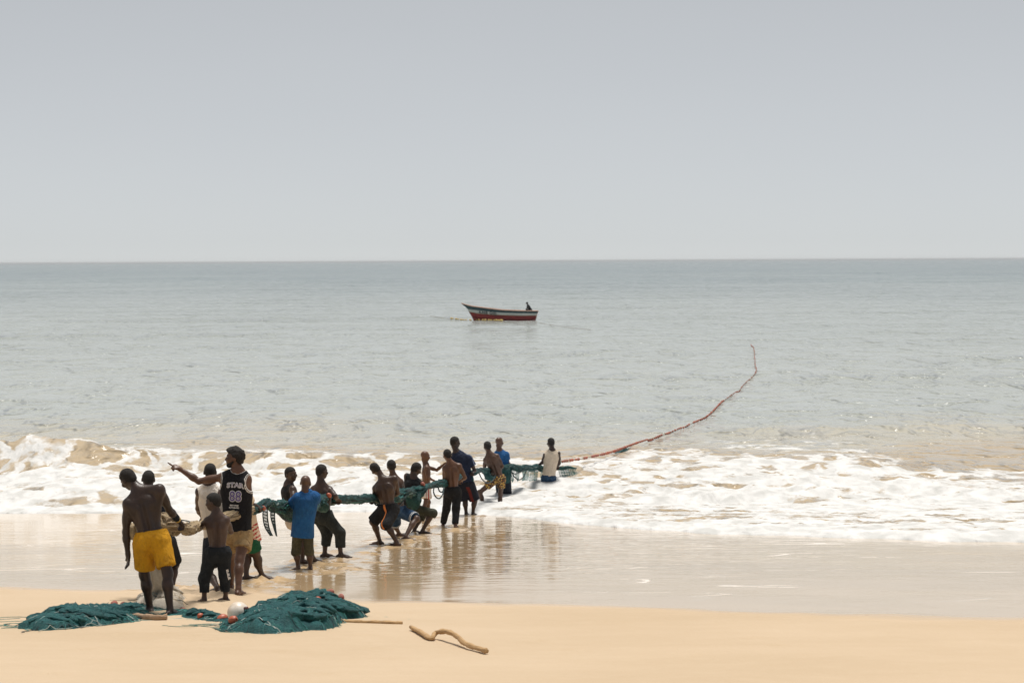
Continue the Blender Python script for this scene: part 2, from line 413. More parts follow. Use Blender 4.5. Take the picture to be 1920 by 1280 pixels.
class Field:
    """signed distance grid; shapes are blended into it, then meshed with surface nets"""
    def __init__(s, lo, hi, h):
        s.lo = nv(lo); s.h = h
        n = np.ceil((nv(hi) - s.lo) / h).astype(int) + 1
        s.ax = [s.lo[i] + h * np.arange(n[i]) for i in range(3)]
        s.F = np.full(n, .2, np.float32)
    def box(s, lo, hi):
        sl = []
        for i in range(3):
            a = int(max(0, math.floor((lo[i] - s.lo[i]) / s.h))); b = int(min(s.F.shape[i], math.ceil((hi[i] - s.lo[i]) / s.h) + 1))
            if b <= a: return None, None
            sl.append(slice(a, b))
        g = np.stack(np.meshgrid(s.ax[0][sl[0]], s.ax[1][sl[1]], s.ax[2][sl[2]], indexing='ij'), -1).astype(np.float32)
        return tuple(sl), g
    def put(s, lo, hi, fn, k, sub=False):
        sl, g = s.box(lo, hi)
        if sl is None: return
        d = fn(g); f = s.F[sl]
        if sub:
            d = -d; hh = np.maximum(k - np.abs(f - d), 0) / k
            s.F[sl] = np.maximum(f, d) + hh * hh * k * .25
        else:
            hh = np.maximum(k - np.abs(f - d), 0) / k
            s.F[sl] = np.minimum(f, d) - hh * hh * k * .25
    def cone(s, a, b, r1, r2, k=.02, sub=False, cut=None):
        a = nv(a); b = nv(b); m = max(r1, r2) + k + .03
        ab = b - a; L2 = ab @ ab + 1e-9
        def fn(g):
            q = g - a; t = np.clip((q @ ab) / L2, 0, 1)
            d = np.linalg.norm(q - t[..., None] * ab, axis=-1) - (r1 + (r2 - r1) * t)
            if cut is not None: d = np.maximum(d, (g - nv(cut[0])) @ nv(cut[1]))
            return d
        s.put(np.minimum(a, b) - m, np.maximum(a, b) + m, fn, k, sub)
    def ell(s, c, axes, r, k=.02, sub=False):
        c = nv(c); A = np.array([unit(x) for x in axes]); r = nv(r); m = r.max() + k + .03
        def fn(g):
            q = (g - c) @ A.T
            k0 = np.linalg.norm(q / r, axis=-1); k1 = np.linalg.norm(q / (r * r), axis=-1) + 1e-6
            return k0 * (k0 - 1) / k1
        s.put(c - m, c + m, fn, k, sub)
    def trunk(s, a, b, lat, ra, rb, k=.02, cut=None):
        """elliptic cone from a to b; ra, rb = (half width, half depth)"""
        a = nv(a); b = nv(b); w = unit(b - a); L = np.linalg.norm(b - a)
        lat = unit(nv(lat) - w * (nv(lat) @ w)); dep = np.cross(w, lat)
        m = max(max(ra), max(rb)) + k + .03
        def fn(g):
            q = g - a; z = q @ w; t = np.clip(z / L, 0, 1)
            rx = ra[0] + (rb[0] - ra[0]) * t; ry = ra[1] + (rb[1] - ra[1]) * t
            x = (q @ lat); y = (q @ dep)
            k0 = np.sqrt((x / rx) ** 2 + (y / ry) ** 2) + 1e-6
            k1 = np.sqrt((x / rx ** 2) ** 2 + (y / ry ** 2) ** 2) + 1e-5
            d = k0 * (k0 - 1) / k1
            d = np.where(k0 < .3, -np.minimum(rx, ry) * .7, d)
            o = np.maximum(np.abs(z - L / 2) - L / 2, 0)
            d = np.where(o > 0, np.where(d > 0, np.sqrt(np.maximum(d, 0) ** 2 + o * o), np.maximum(d, o)), d)
            if cut is not None: d = np.maximum(d, (g - nv(cut[0])) @ nv(cut[1]))
            return d
        s.put(np.minimum(a, b) - m, np.maximum(a, b) + m, fn, k)
    def clip(s, pt, n):
        g = [s.ax[i] - pt[i] for i in range(3)]
        d = g[0][:, None, None] * n[0] + g[1][None, :, None] * n[1] + g[2][None, None, :] * n[2]
        s.F = np.maximum(s.F, d.astype(np.float32))
    def ripple(s, amp, freq, seed=0.0, stretch=(1, 1, 1)):
        near = np.abs(s.F) < amp * 2 + s.h * 2
        idx = np.argwhere(near)
        p = s.lo + idx * s.h
        q = p * freq * nv(stretch) + seed
        n = vnoise3(q) * .65 + vnoise3(q * 2.1 + 9) * .35
        s.F[near] += (amp * 2 * (n - .5)).astype(np.float32)
    def mesh(s):
        F = s.F; F[[0, -1]] = .2; F[:, [0, -1]] = .2; F[:, :, [0, -1]] = .2
        ins = F < 0
        cs = [(a, b, c) for a in (0, 1) for b in (0, 1) for c in (0, 1)]
        nx, ny, nz = F.shape
        def sub(A, c): return A[c[0]:nx - 1 + c[0], c[1]:ny - 1 + c[1], c[2]:nz - 1 + c[2]]
        cnt = sum(sub(ins, c).astype(np.int8) for c in cs)
        act = (cnt > 0) & (cnt < 8)
        idx = np.argwhere(act)
        ids = np.full(act.shape, -1, np.int32); ids[act] = np.arange(len(idx))
        vals = [F[idx[:, 0] + c[0], idx[:, 1] + c[1], idx[:, 2] + c[2]] for c in cs]
        acc = np.zeros((len(idx), 3)); n = np.zeros(len(idx))
        for i in range(8):
            for j in range(i + 1, 8):
                if sum(abs(cs[i][q] - cs[j][q]) for q in range(3)) != 1: continue
                fi, fj = vals[i], vals[j]; mm = (fi < 0) != (fj < 0)
                t = np.where(mm, fi / np.where(mm, fi - fj, 1), 0)
                p = nv(cs[i])[None] + t[:, None] * (nv(cs[j]) - nv(cs[i]))[None]
                acc += p * mm[:, None]; n += mm
        V = s.lo + (idx + acc / np.maximum(n, 1)[:, None]) * s.h
        faces = []
        for ax in range(3):
            o1, o2 = [(1, 2), (2, 0), (0, 1)][ax]
            d = [0, 0, 0]; d[ax] = 1
            A = ins[:nx - d[0], :ny - d[1], :nz - d[2]]; B = ins[d[0]:, d[1]:, d[2]:]
            e = np.argwhere(A != B)
            ok = (e[:, o1] > 0) & (e[:, o2] > 0) & (e[:, o1] < F.shape[o1] - 1) & (e[:, o2] < F.shape[o2] - 1)
            e = e[ok]; flip = ~A[e[:, 0], e[:, 1], e[:, 2]]
            def cell(a, b):
                q = e.copy(); q[:, o1] -= a; q[:, o2] -= b
                return ids[q[:, 0], q[:, 1], q[:, 2]]
            quad = np.stack([cell(1, 1), cell(0, 1), cell(0, 0), cell(1, 0)], -1)
            quad[flip] = quad[flip][:, ::-1]
            faces.append(quad)
        Fq = np.concatenate(faces)
        Fq = Fq[(Fq >= 0).all(1)]
        return V, Fq

# ------------------------------------------------------------------ materials for people
def skin_mat(name, tone, gloss=.40, dust=0.0):
    k = N(name); p = k.pos(obj=True)
    n1 = k.noise(p, 5.0, 4.0, .6); n2 = k.noise(p, 42.0, 3.0, .6)
    a = c4(*tone); b = c4(*(c * .66 for c in tone))
    col = k.mix(k.ramp(n1, .35, .68), a, b)
    col = k.mix(k.math('MULTIPLY', k.ramp(n2, .55, .75), .35), col, c4(*(min(1, c * 1.35) for c in tone)))
    if dust:
        col = k.mix(k.math('MULTIPLY', k.ramp(k.noise(p, 9.0, 5.0, .7), .55, .75), dust), col, c4(.22, .17, .14))
    r = k.ramp(n2, .3, .7, gloss - .06, gloss + .12)
    bm = k.bump(n2, .004)
    k.bsdf(Base_Color=col, Roughness=r, Normal=bm).inputs['Specular IOR Level'].default_value = .42
    return k.m
SKIN = {
    'deep': skin_mat('skin_deep', (.042, .0225, .0155)),
    'dark': skin_mat('skin_dark', (.062, .033, .0215)),
    'mid': skin_mat('skin_mid', (.104, .054, .034)),
    'warm': skin_mat('skin_warm', (.130, .062, .036)),
    'dusty': skin_mat('skin_dusty', (.080, .045, .033), .48, .30),
}
def hair_mat():
    k = N('short_black_hair'); p = k.pos(obj=True)
    n = k.noise(p, 160.0, 2.0, .7)
    k.bsdf(Base_Color=k.mix(k.ramp(n, .35, .7), c4(.012, .010, .009), c4(.030, .025, .022)), Roughness=.75,
           Normal=k.bump(n, .008)).inputs['Specular IOR Level'].default_value = .3
    return k.m
HAIR = hair_mat()
EYE = simple('eye_white', (.38, .34, .30), .3, .08)
PUPIL = simple('eye_iris', (.015, .010, .008), .2, .1)

def cloth_mat(name, col, trim=None, var=.22, rough=.85, worn=None, worn_amt=.4, weave=420.0):
    k = N(name); p = k.pos(obj=True)
    n1 = k.noise(p, 6.0, 5.0, .62)
    c = k.mix(k.ramp(n1, .3, .7), c4(*col), c4(*(x * (1 - var) for x in col)))
    if worn: c = k.mix(k.math('MULTIPLY', k.ramp(k.noise(p, 9.0, 5.0, .68), .48, .70), worn_amt), c, c4(*worn))
    if trim:
        t = k.n('Attribute', attribute_name='trim').outputs['Fac']
        c = k.mix(k.ramp(t, .35, .65), c, c4(*trim))
    h = k.math('ADD', k.noise(p, weave, 1.0), k.math('MULTIPLY', k.noise(k.pos((1, 1, .55), obj=True), 24.0, 4.0, .6, 1.2), 7.0))
    h = k.math('ADD', h, k.math('MULTIPLY', k.noise(k.pos((1, 1, .4), obj=True), 9.0, 2.0, .5, 1.5), 11.0))
    k.bsdf(Base_Color=c, Roughness=rough, Normal=k.bump(h, .004)).inputs['Specular IOR Level'].default_value = .25
    return k.m
def print_mat(name, cols, scale=38.0):
    k = N(name); p = k.pos((1, 1, .75), obj=True)
    v = k.n('TexVoronoi', {'Vector': p, 'Scale': scale}, feature='F1')
    d = k.ramp(v.outputs['Distance'], .36, .50)
    r = k.n('ValToRGB', {0: k.n('SeparateColor', {0: v.outputs['Color']}).outputs[0]})
    r.color_ramp.interpolation = 'CONSTANT'
    e = r.color_ramp.elements
    e[0].color = c4(*cols[0]); e[1].position = .45; e[1].color = c4(*cols[1])
    x = e.new(.75); x.color = c4(*cols[2])
    c = k.mix(d, r.outputs[0], c4(*cols[3]))
    k.bsdf(Base_Color=c, Roughness=.85, Normal=k.bump(k.noise(p, 26.0, 4.0), .006))
    return k.m
def check_mat(name, a, b):
    """broken red dashes printed in slanted rows on a pale shirt"""
    k = N(name); p = k.n('Mapping', {0: k.n('TexCoord').outputs['Object'], 2: (0, .55, 0), 3: (1, 1, 1)}).outputs[0]
    w = k.n('TexWave', {'Vector': p, 'Scale': 6.5, 'Distortion': 1.2, 'Detail': 2.0, 'Detail Scale': 3.0}, bands_direction='Z').outputs['Fac']
    g = k.noise(p, 42.0, 2.0)
    low = k.n('Attribute', attribute_name='trim').outputs['Fac']
    m_ = k.math('MULTIPLY', k.math('MULTIPLY', k.ramp(w, .45, .6), k.ramp(g, .40, .48)), k.ramp(low, .3, .7))
    k.bsdf(Base_Color=k.mix(m_, c4(*a), c4(*b)), Roughness=.85, Normal=k.bump(k.noise(p, 26.0, 4.0), .006))
    return k.m

# ------------------------------------------------------------------ one person
def ik(a, b, l1, l2, pole):
    a = nv(a); b = nv(b); d = b - a; L = np.linalg.norm(d)
    if L > (l1 + l2) * .995: return a + d * (l1 / (l1 + l2))
    x = (l1 * l1 - l2 * l2 + L * L) / (2 * L); hgt = math.sqrt(max(0, l1 * l1 - x * x))
    u = d / L; p = nv(pole); p = unit(p - u * (p @ u))
    return a + u * x + p * hgt

def rot(v, axis, ang): return nv(Matrix.Rotation(ang, 3, Vector(axis)) @ Vector(v))

class Person:
    def __init__(s, label, skin, S=1.0, HS=None, feet=None, base=None, h=.0105, **J):
        s.J = J; s.S = S; s.HS = HS or (.35 + .65 * S); s.h = h; s.skin = skin
        s.feet = {}
        if feet:
            pts = {}
            for side, (px, py, yaw) in feet.items():
                pts[side] = nv(G(px, py)); s.feet[side] = (pts[side], yaw)
            s.Y0 = sum(p[1] for p in pts.values()) / len(pts)
        if base is not None: s.Y0 = base
        s.pxm = F / s.Y0
        W = lambda q, dd=0.0: nv(P(q[0], q[1], s.Y0 + (q[2] if len(q) > 2 else 0.0) + dd))
        s.W = W
        s.neck = W(J['neck']); s.pel = W(J['pelvis'])
        s.sh = {'L': W(J['shL']), 'R': W(J['shR'])}
        s.upv = unit(s.neck - s.pel)
        lat = s.sh['R'] - s.sh['L']; s.lat = unit(lat - s.upv * (lat @ s.upv)); s.fw = unit(np.cross(s.upv, s.lat))
        hw = .095 * S
        if 'hips' in J:                      # heading of the pelvis, degrees from straight away
            a = math.radians(J['hips']); hl = nv((math.cos(a), -math.sin(a), 0))
        else: hl = unit(nv((s.lat[0], s.lat[1], s.lat[2] * .5)))
        s.hl = hl; s.hf = unit(np.cross((0, 0, 1), hl))
        s.hip = {'L': s.pel - hl * hw - nv((0, 0, .045 * S)), 'R': s.pel + hl * hw - nv((0, 0, .045 * S))}
        s.ank, s.knee, s.toe = {}, {}, {}
        for d in 'LR':
            if d in s.feet:
                p, yaw = s.feet[d]; s.ank[d] = p + nv((0, 0, .082 * S))
            else:
                q = J['an' + d]; s.ank[d] = W(q); yaw = q[3] if len(q) > 3 else 0
            a = math.radians(yaw); s.toe[d] = nv((math.sin(a), math.cos(a), 0))
            kn = J.get('kn' + d)
            if kn is not None:
                t = nv(P(kn[0], kn[1], (s.hip[d][1] + s.ank[d][1]) / 2 + (kn[2] if len(kn) > 2 else 0)))
                s.knee[d] = t
            else: s.knee[d] = ik(s.hip[d], s.ank[d], .43 * S, .41 * S, s.toe[d] + s.hf * .5)
        s.elb, s.wri, s.hand = {}, {}, {}
        for d in 'LR':
            hd = J['h' + d]; hp = W(hd)
            el = J.get('el' + d)
            if el is not None:
                ep = nv(P(el[0], el[1], s.sh[d][1] + (el[2] if len(el) > 2 else 0)))
            else:
                sgn = 1 if d == 'R' else -1
                ep = ik(s.sh[d], hp - unit(hp - s.sh[d]) * .07 * S, .29 * S, .25 * S, nv((0, 0, -1)) + s.lat * sgn * .7 - s.fw * .2)
            s.elb[d] = ep; u = unit(hp - ep)
            s.hand[d] = hp; s.wri[d] = hp - u * .075 * S
        hd = J['head']; s.headc = W(hd)
        yaw, pit, rol = (math.radians(x) for x in J.get('look', (0, 0, 0)))
        f = nv((math.sin(yaw) * math.cos(pit), math.cos(yaw) * math.cos(pit), -math.sin(pit)))
        r = unit(np.cross(f, (0, 0, 1))); u = np.cross(r, f)
        u = rot(u, f, rol); r = np.cross(f, u)
        s.hf_, s.hr_, s.hu_ = f, r, u
        # root and body
        base = .5 * (s.ank['L'] + s.ank['R']); base[2] -= .08 * S
        s.root = thing('person', label, 'person', tuple(base), 'people hauling the net')
        s.body()
    def hp(s, x, y, z): return s.headc + (s.hr_ * x + s.hf_ * y + s.hu_ * z) * s.HS
    def extents(s, m=.2):
        pts = np.array([s.neck, s.pel, s.headc, *s.sh.values(), *s.hip.values(), *s.ank.values(), *s.knee.values(), *s.elb.values(), *s.hand.values(),
                        *[s.ank[d] + s.toe[d] * .15 * s.S for d in 'LR']])
        return pts.min(0) - m, pts.max(0) + m
    def add(s, name, V, Fq, mat, parent=None):
        loc = nv(s.root.location)
        o = mesh_np(name, V - loc, Fq, mat)
        o.parent = parent or s.root
        return o
    def body(s):
        S, HS = s.S, s.HS
        lo, hi = s.extents(.17)
        f = Field(lo, hi, s.h * (.9 if s.Y0 < 33 else 1.0))
        up, lat, fw = s.upv, s.lat, s.fw
        L = np.linalg.norm(s.neck - s.pel)
        mid = s.pel + (s.neck - s.pel) * .68
        T = S * (.86 + .14 * s.J.get('build', 1.0)); B = s.J.get('build', 1.0)
        shw = np.linalg.norm(s.sh['R'] - s.sh['L']) / 2
        shw = max(shw, .12 * S)
        f.ell(mid, (lat, up, fw), (min(.155 * T, shw * .98), L * .40, .105 * T), .05)
        f.ell(s.pel + (s.neck - s.pel) * .83, (lat, up, fw), (shw * .86, L * .15, .078 * T), .05)
        f.trunk(s.pel + up * .02, mid, lat, (.118 * T, .090 * T), (.125 * T, .095 * T), .05)
        f.ell(s.pel, (s.hl, (0, 0, 1), s.hf), (.150 * T, .105 * S, .110 * T), .05)
        for d, g in (('L', -1), ('R', 1)):
            f.ell(s.pel + s.hl * g * .062 * S - s.hf * .05 * S - nv((0, 0, .045 * S)), (s.hl, (0, 0, 1), s.hf), (.075 * S, .085 * S, .075 * S), .03)
            sh = s.sh[d]
            f.cone(s.neck + up * .022 * S, sh + up * .008, .058 * T, .042 * T, .05)                     # trapezius
            f.ell(sh - up * .01 * S, (lat, up, fw), (.058 * T, .062 * T, .060 * T), .03)               # deltoid
            f.cone(sh - up * .05 * S - lat * g * .02, s.pel + up * .17 * S + lat * g * .075 * T, .048 * T, .04 * T, .05)   # flank
            sc = s.neck + up * (-.13 * S) + lat * g * shw * .48 - fw * .070 * T                          # shoulder blade
            f.ell(sc, (unit(lat + up * g * .5), unit(up - lat * g * .5), fw), (.062 * T, .080 * S, (.026 + .030 * max(0, B - 1)) * T), .03)
            # arms
            e, w, h_ = s.elb[d], s.wri[d], s.hand[d]
            f.cone(sh, e, .048 * T, .037 * S, .02)
            bc = sh * .5 + e * .5; ax = unit(e - sh)
            o1 = unit(np.cross(ax, fw + nv((.01, .02, .03)))); f.ell(bc, (ax, o1, np.cross(ax, o1)), (.10 * S, .047 * T, .049 * T), .025)
            f.cone(e, e + (w - e) * .35, .037 * S, .041 * S, .02); f.cone(e + (w - e) * .3, w, .041 * S, .025 * S, .02)
            s.make_hand(f, d)
            # legs
            hp_, kn, an = s.hip[d], s.knee[d], s.ank[d]
            f.cone(hp_, hp_ + (kn - hp_) * .45, .082 * T, .075 * T, .04); f.cone(hp_ + (kn - hp_) * .4, kn, .074 * T, .052 * S, .03)
            f.ell(kn + s.toe[d] * .012, (lat, (0, 0, 1), fw), (.050 * S, .058 * S, .052 * S), .03)
            sv = an - kn; back = -s.toe[d]
            f.cone(kn, kn + sv * .35 + back * .014 * S, .049 * S, .053 * T, .03); f.cone(kn + sv * .3 + back * .016 * S, an, .053 * T, .033 * S, .03)
            # foot
            to = s.toe[d]; sole = an - nv((0, 0, .075 * S)); si = nv((to[1], -to[0], 0))
            f.cone(an, an - nv((0, 0, .03 * S)), .034 * S, .036 * S, .02)
            f.ell(sole - to * .045 * S + nv((0, 0, .032 * S)), (to, si, (0, 0, 1)), (.042 * S, .033 * S, .033 * S), .02)
            f.cone(an - nv((0, 0, .028 * S)), sole + to * .115 * S + nv((0, 0, .024 * S)), .035 * S, .026 * S, .02)
            f.ell(sole + to * .10 * S + nv((0, 0, .018 * S)), (to, si, (0, 0, 1)), (.060 * S, .046 * S, .020 * S), .02)
            for q in range(5):
                x = (q - 2) * .0185 * S; ln = (.195 if q != 2 else .192) - abs(q - 1.2) * .008
                f.cone(sole + to * .13 * S + si * x + nv((0, 0, .014 * S)), sole + to * ln * S + si * x * 1.15 + nv((0, 0, .010 * S)), .0115 * S, .0105 * S, .006)
        for g in (-1, 1):
            f.cone(s.pel + up * .06 * S - fw * .080 * T + lat * g * .035 * S, mid - fw * .085 * T + lat * g * .035 * S, .030 * S, .032 * S, .025)
        # spine furrow
        f.cone(s.pel + up * .10 * S - fw * .112 * T, s.neck - up * .10 * S - fw * .122 * T, .026 * S, .022 * S, .03, sub=True)
        # neck, head
        f.cone(s.neck - up * .01, s.hp(0, -.022, -.070), .064 * T, .053 * HS, .04)
        A = (s.hr_, s.hf_, s.hu_)
        f.ell(s.hp(0, -.008, .028), A, nv((.074, .094, .086)) * HS, .02)
        f.ell(s.hp(0, .028, -.035), A, nv((.060, .066, .062)) * HS, .03)
        f.ell(s.hp(0, .050, -.078), A, nv((.036, .036, .026)) * HS, .025)
        f.cone(s.hp(0, .082, .012), s.hp(0, .104, -.022), .010 * HS, .015 * HS, .012)
        f.ell(s.hp(0, .098, -.028), A, nv((.023, .014, .012)) * HS, .010)
        f.ell(s.hp(0, .078, .028), A, nv((.050, .018, .012)) * HS, .015)
        f.ell(s.hp(0, .088, -.052), A, nv((.026, .014, .009)) * HS, .008)
        f.ell(s.hp(0, .084, -.063), A, nv((.023, .014, .009)) * HS, .008)
        for g in (-1, 1):
            f.ell(s.hp(g * .030, .088, .010), A, nv((.016, .014, .010)) * HS, .012, sub=True)
            f.ell(s.hp(g * .047, .068, -.018), A, nv((.022, .022, .022)) * HS, .02)
            f.ell(s.hp(g * .077, -.012, -.006), (unit(s.hr_ - s.hf_ * g * .4), unit(s.hf_ + s.hr_ * g * .4), s.hu_), nv((.009, .021, .032)) * HS, .006)
        V, Fq = f.mesh()
        s.body_obj = s.add('body', V, Fq, SKIN[s.skin])
        hs = s.J.get('hair', 'buzz')
        if hs: s.make_hair(hs)
        if s.J.get('eyes'):
            for g in s.J['eyes']:
                s.blob('eye', s.hp(g * .030, .083, .010), A, nv((.0115, .0095, .0060)) * HS, EYE)
                s.blob('pupil', s.hp(g * .030 + s.J.get('gaze', 0) * .004, 0.0905, .010), A, nv((.0060, .004, .0060)) * HS, PUPIL)
        for d in 'LR':
            if d in s.feet:
                p, _ = s.feet[d]; FOOT_MARKS.append((p[0] + s.toe[d][0] * .06, p[1] + s.toe[d][1] * .06, .17 * S, .030))
    def blob(s, name, c, A, r, mat):
        u, v = np.meshgrid(np.linspace(0, 2 * np.pi, 13), np.linspace(0, np.pi, 8))
        q = np.stack([np.sin(v) * np.cos(u), np.sin(v) * np.sin(u), np.cos(v)], -1) * r
        V = c + q @ np.array(A)
        return s.add(name, V.reshape(-1, 3), grid_faces(8, 13), mat)
    def make_hair(s, style):
        HS = s.HS; A = (s.hr_, s.hf_, s.hu_)
        c = s.hp(0, -.008, .028); h = .0075
        f = Field(c - .19 * HS, c + .19 * HS, h)
        t = {'buzz': .005, 'short': .011, 'afro': .024, 'stubble': .0025}[style]
        f.ell(c, A, nv((.074, .094, .086)) * HS + t, .01)
        f.ell(s.hp(0, -.045, -.02), A, nv((.058, .050, .055)) * HS + t * .7, .02)
        if style == 'afro':
            f.ell(s.hp(0, .02, .075), A, nv((.062, .080, .060)) * HS, .02)
            f.ripple(.012, 38, 3.0); f.ripple(.006, 80, 7.0)
        else: f.ripple(.003, 55, 3.0)
        n = unit(s.hu_ * .73 - s.hf_ * .68)
        f.clip(s.hp(0, .074 if style != 'afro' else .082, .066), -n)
        f.clip(s.hp(0, -.07, -.072), -s.hu_)
        for g in (-1, 1):
            f.ell(s.hp(g * .088, .004, -.024), A, nv((.032, .042, .036)) * HS, .006, sub=True)
            f.ell(s.hp(g * .075, .066, .012), A, nv((.040, .050, .050)) * HS, .008, sub=True)
        V, Fq = f.mesh(); s.add('hair', V, Fq, HAIR)
    def beard(s):
        HS = s.HS; A = (s.hr_, s.hf_, s.hu_); c = s.hp(0, .05, -.085)
        f = Field(c - .11, c + .11, .0065)
        f.ell(s.hp(0, .052, -.088), A, nv((.042, .046, .036)) * HS, .02)
        for g in (-1, 1): f.cone(s.hp(g * .060, .012, -.045), s.hp(g * .03, .06, -.09), .014 * HS, .024 * HS, .02)
        f.ell(s.hp(0, .085, -.052), A, nv((.032, .03, .017)) * HS, .01, sub=True)
        f.ripple(.003, 70, 2.0)
        V, Fq = f.mesh(); s.add('beard', V, Fq, HAIR)
    def make_hand(s, f, d):
        S = s.S; w, h_ = s.wri[d], s.hand[d]; u = unit(h_ - w)
        st = s.J.get('grip' + d, 'grip')
        nrm = s.J.get('palm' + d)
        nrm = unit(nv(nrm)) if nrm is not None else unit(nv((0, 0, -1)) - u * (-u[2]) + nv((1e-3, 2e-3, 0)))
        nrm = unit(nrm - u * (nrm @ u)); sd = np.cross(u, nrm)
        if d == 'L': sd = -sd
        f.ell(w + u * .050 * S, (u, nrm, sd), (.052 * S, .018 * S, .040 * S), .018)
        f.cone(w, w + u * .03 * S, .025 * S, .026 * S, .02)
        for q in range(4):
            root = w + u * .088 * S + sd * (q - 1.5) * .021 * S
            ln = (.072, .082, .076, .060)[q] * S
            r = .0105 * S
            if st == 'hang': c1, c2 = .35, .7
            elif st == 'point' and q == 0: c1, c2 = -.05, .0
            elif st == 'point': c1, c2 = 1.35, 2.6
            else: c1, c2 = 1.0, 2.2
            d1 = u * math.cos(c1) + nrm * math.sin(c1); d2 = u * math.cos(c2) + nrm * math.sin(c2)
            m_ = root + d1 * ln * .52
            f.cone(root - u * .012, m_, r * 1.05, r, .005); f.cone(m_, m_ + d2 * ln * .52, r, r * .85, .005)
        th = w + u * .030 * S - sd * .036 * S
        c = .9 if st == 'grip' else .35
        t1 = th + (u * .75 - sd * .5 + nrm * c * .4) * .040 * S
        f.cone(th, t1, .0150 * S, .0120 * S, .01); f.cone(t1, t1 + (u * .8 + nrm * c) * .028 * S, .012 * S, .010 * S, .006)
    # ---- clothes
    def shorts(s, mat, name='shorts', ln=.85, loose=.018, hem=.022, waist=.10, fold=.006, trim=None, seed=1.0, drop=None):
        S = s.S; T = S * (.86 + .14 * s.J.get('build', 1.0))
        lo, hi = s.extents(.22); lo = lo.copy(); hi = hi.copy(); hi[2] = s.pel[2] + .3
        lo[2] = min(s.ank['L'][2], s.ank['R'][2]) - .05
        pts = np.array([s.pel, *s.hip.values(), *s.knee.values()] + ([*s.ank.values()] if (max(ln.values()) if isinstance(ln, dict) else ln) > 1 else []))
        lo = np.maximum(lo, pts.min(0) - .26); hi = np.minimum(hi, pts.max(0) + .26)
        f = Field(lo, hi, s.h)
        wd = unit(s.upv * .55 + nv((0, 0, 1)) * .45)
        f.ell(s.pel, (s.hl, (0, 0, 1), s.hf), (.150 * T + loose * .8, .115 * S, .110 * T + loose), .04)
        f.trunk(s.pel - wd * .02, s.pel + wd * (waist + .02) * S, s.lat, (.140 * T + loose, .106 * T + loose), (.122 * T + loose * .6, .094 * T + loose * .6), .04)
        s.hems = {}
        for d, g in (('L', -1), ('R', 1)):
            f.ell(s.pel + s.hl * g * .062 * S - s.hf * .05 * S - nv((0, 0, .045 * S)), (s.hl, (0, 0, 1), s.hf), nv((.075, .085, .075)) * S + loose, .03)
            hp_, kn, an = s.hip[d], s.knee[d], s.ank[d]
            l1 = ln if not isinstance(ln, dict) else ln[d]
            if l1 <= 1.0:
                e = hp_ + (kn - hp_) * l1; ax = unit(kn - hp_)
                f.cone(hp_, e + ax * .05, .082 * T + loose, (.078 - .02 * l1) * T + loose + hem, .03, cut=(e, ax))
            else:
                f.cone(hp_, kn, .082 * T + loose, .056 * S + loose + hem * .6, .03)
                e = kn + (an - kn) * (l1 - 1); ax = unit(an - kn)
                f.cone(kn, e + ax * .05, .056 * S + loose + hem * .6, (.055 - .018 * (l1 - 1)) * S + loose + hem, .03, cut=(e, ax))
            s.hems[d] = (e, ax)
        f.ripple(fold, 9, seed, (1, 1, .55)); f.ripple(fold * .5, 24, seed + 3, (1, 1, .6))
        f.clip(s.pel + wd * waist * S, wd)
        V, Fq = f.mesh()
        o = s.add(name, V, Fq, mat)
        if trim is not None: s.set_trim(o, trim(s, V))
        return o
    def set_trim(s, o, val):
        at = o.data.attributes.new('trim', 'FLOAT', 'POINT'); at.data.foreach_set('value', np.clip(val, 0, 1).astype(np.float32))
    def top(s, mat, name='shirt', sleeve=None, hem=-.06, loose=.014, fold=.005, armhole=None, neckcut=.075, trim=None, seed=5.0, scoop=0.0, tilt=0.0):
        S = s.S; T = S * (.86 + .14 * s.J.get('build', 1.0)); up, lat, fw = s.upv, s.lat, s.fw
        pts = np.array([s.neck, s.pel, *s.sh.values()] + ([*s.elb.values()] if sleeve else []))
        f = Field(pts.min(0) - .30, pts.max(0) + .26, s.h)
        L = np.linalg.norm(s.neck - s.pel); mid = s.pel + (s.neck - s.pel) * .68
        shw = max(np.linalg.norm(s.sh['R'] - s.sh['L']) / 2, .12 * S)
        f.ell(mid, (lat, up, fw), (min(.155 * T, shw * .98) + loose, L * .42, .105 * T + loose), .05)
        f.ell(s.pel + (s.neck - s.pel) * .83, (lat, up, fw), (shw * .86 + loose, L * .16, .078 * T + loose), .05)
        bot = s.pel + up * (hem - .02) * S
        f.trunk(bot, mid, lat, (.150 * T + loose * 1.5, .116 * T + loose * 1.6), (.135 * T + loose, .100 * T + loose), .05)
        for d, g in (('L', -1), ('R', 1)):
            sh = s.sh[d]
            f.cone(s.neck + up * .012 * S, sh + up * .004, .050 * T + loose * .8, .042 * T + loose * .8, .04)
            f.cone(sh - up * .05 * S - lat * g * .02, s.pel + up * .17 * S + lat * g * .075 * T, .048 * T + loose, .045 * T + loose, .05)
            sc = s.neck + up * (-.13 * S) + lat * g * shw * .48 - fw * .070 * T
            f.ell(sc, (unit(lat + up * g * .5), unit(up - lat * g * .5), fw), (.060 * T + loose * .6, .085 * S, .034 * T + loose * .6), .04)
            if sleeve:
                e = s.elb[d]; ax = unit(e - sh); q = sh + (e - sh) * sleeve
                f.ell(sh - up * .01 * S, (lat, up, fw), nv((.058, .062, .060)) * T + loose, .03)
                f.cone(sh, q + ax * .05, .050 * T + loose, .050 * T + loose * 1.7, .03, cut=(q, ax))
        f.ripple(fold, 8, seed, (1, 1, .45)); f.ripple(fold * .5, 20, seed + 2, (1, 1, .6))
        hn = unit(up + lat * tilt)
        f.clip(s.pel + up * hem * S, -hn)
        s.holes = {}
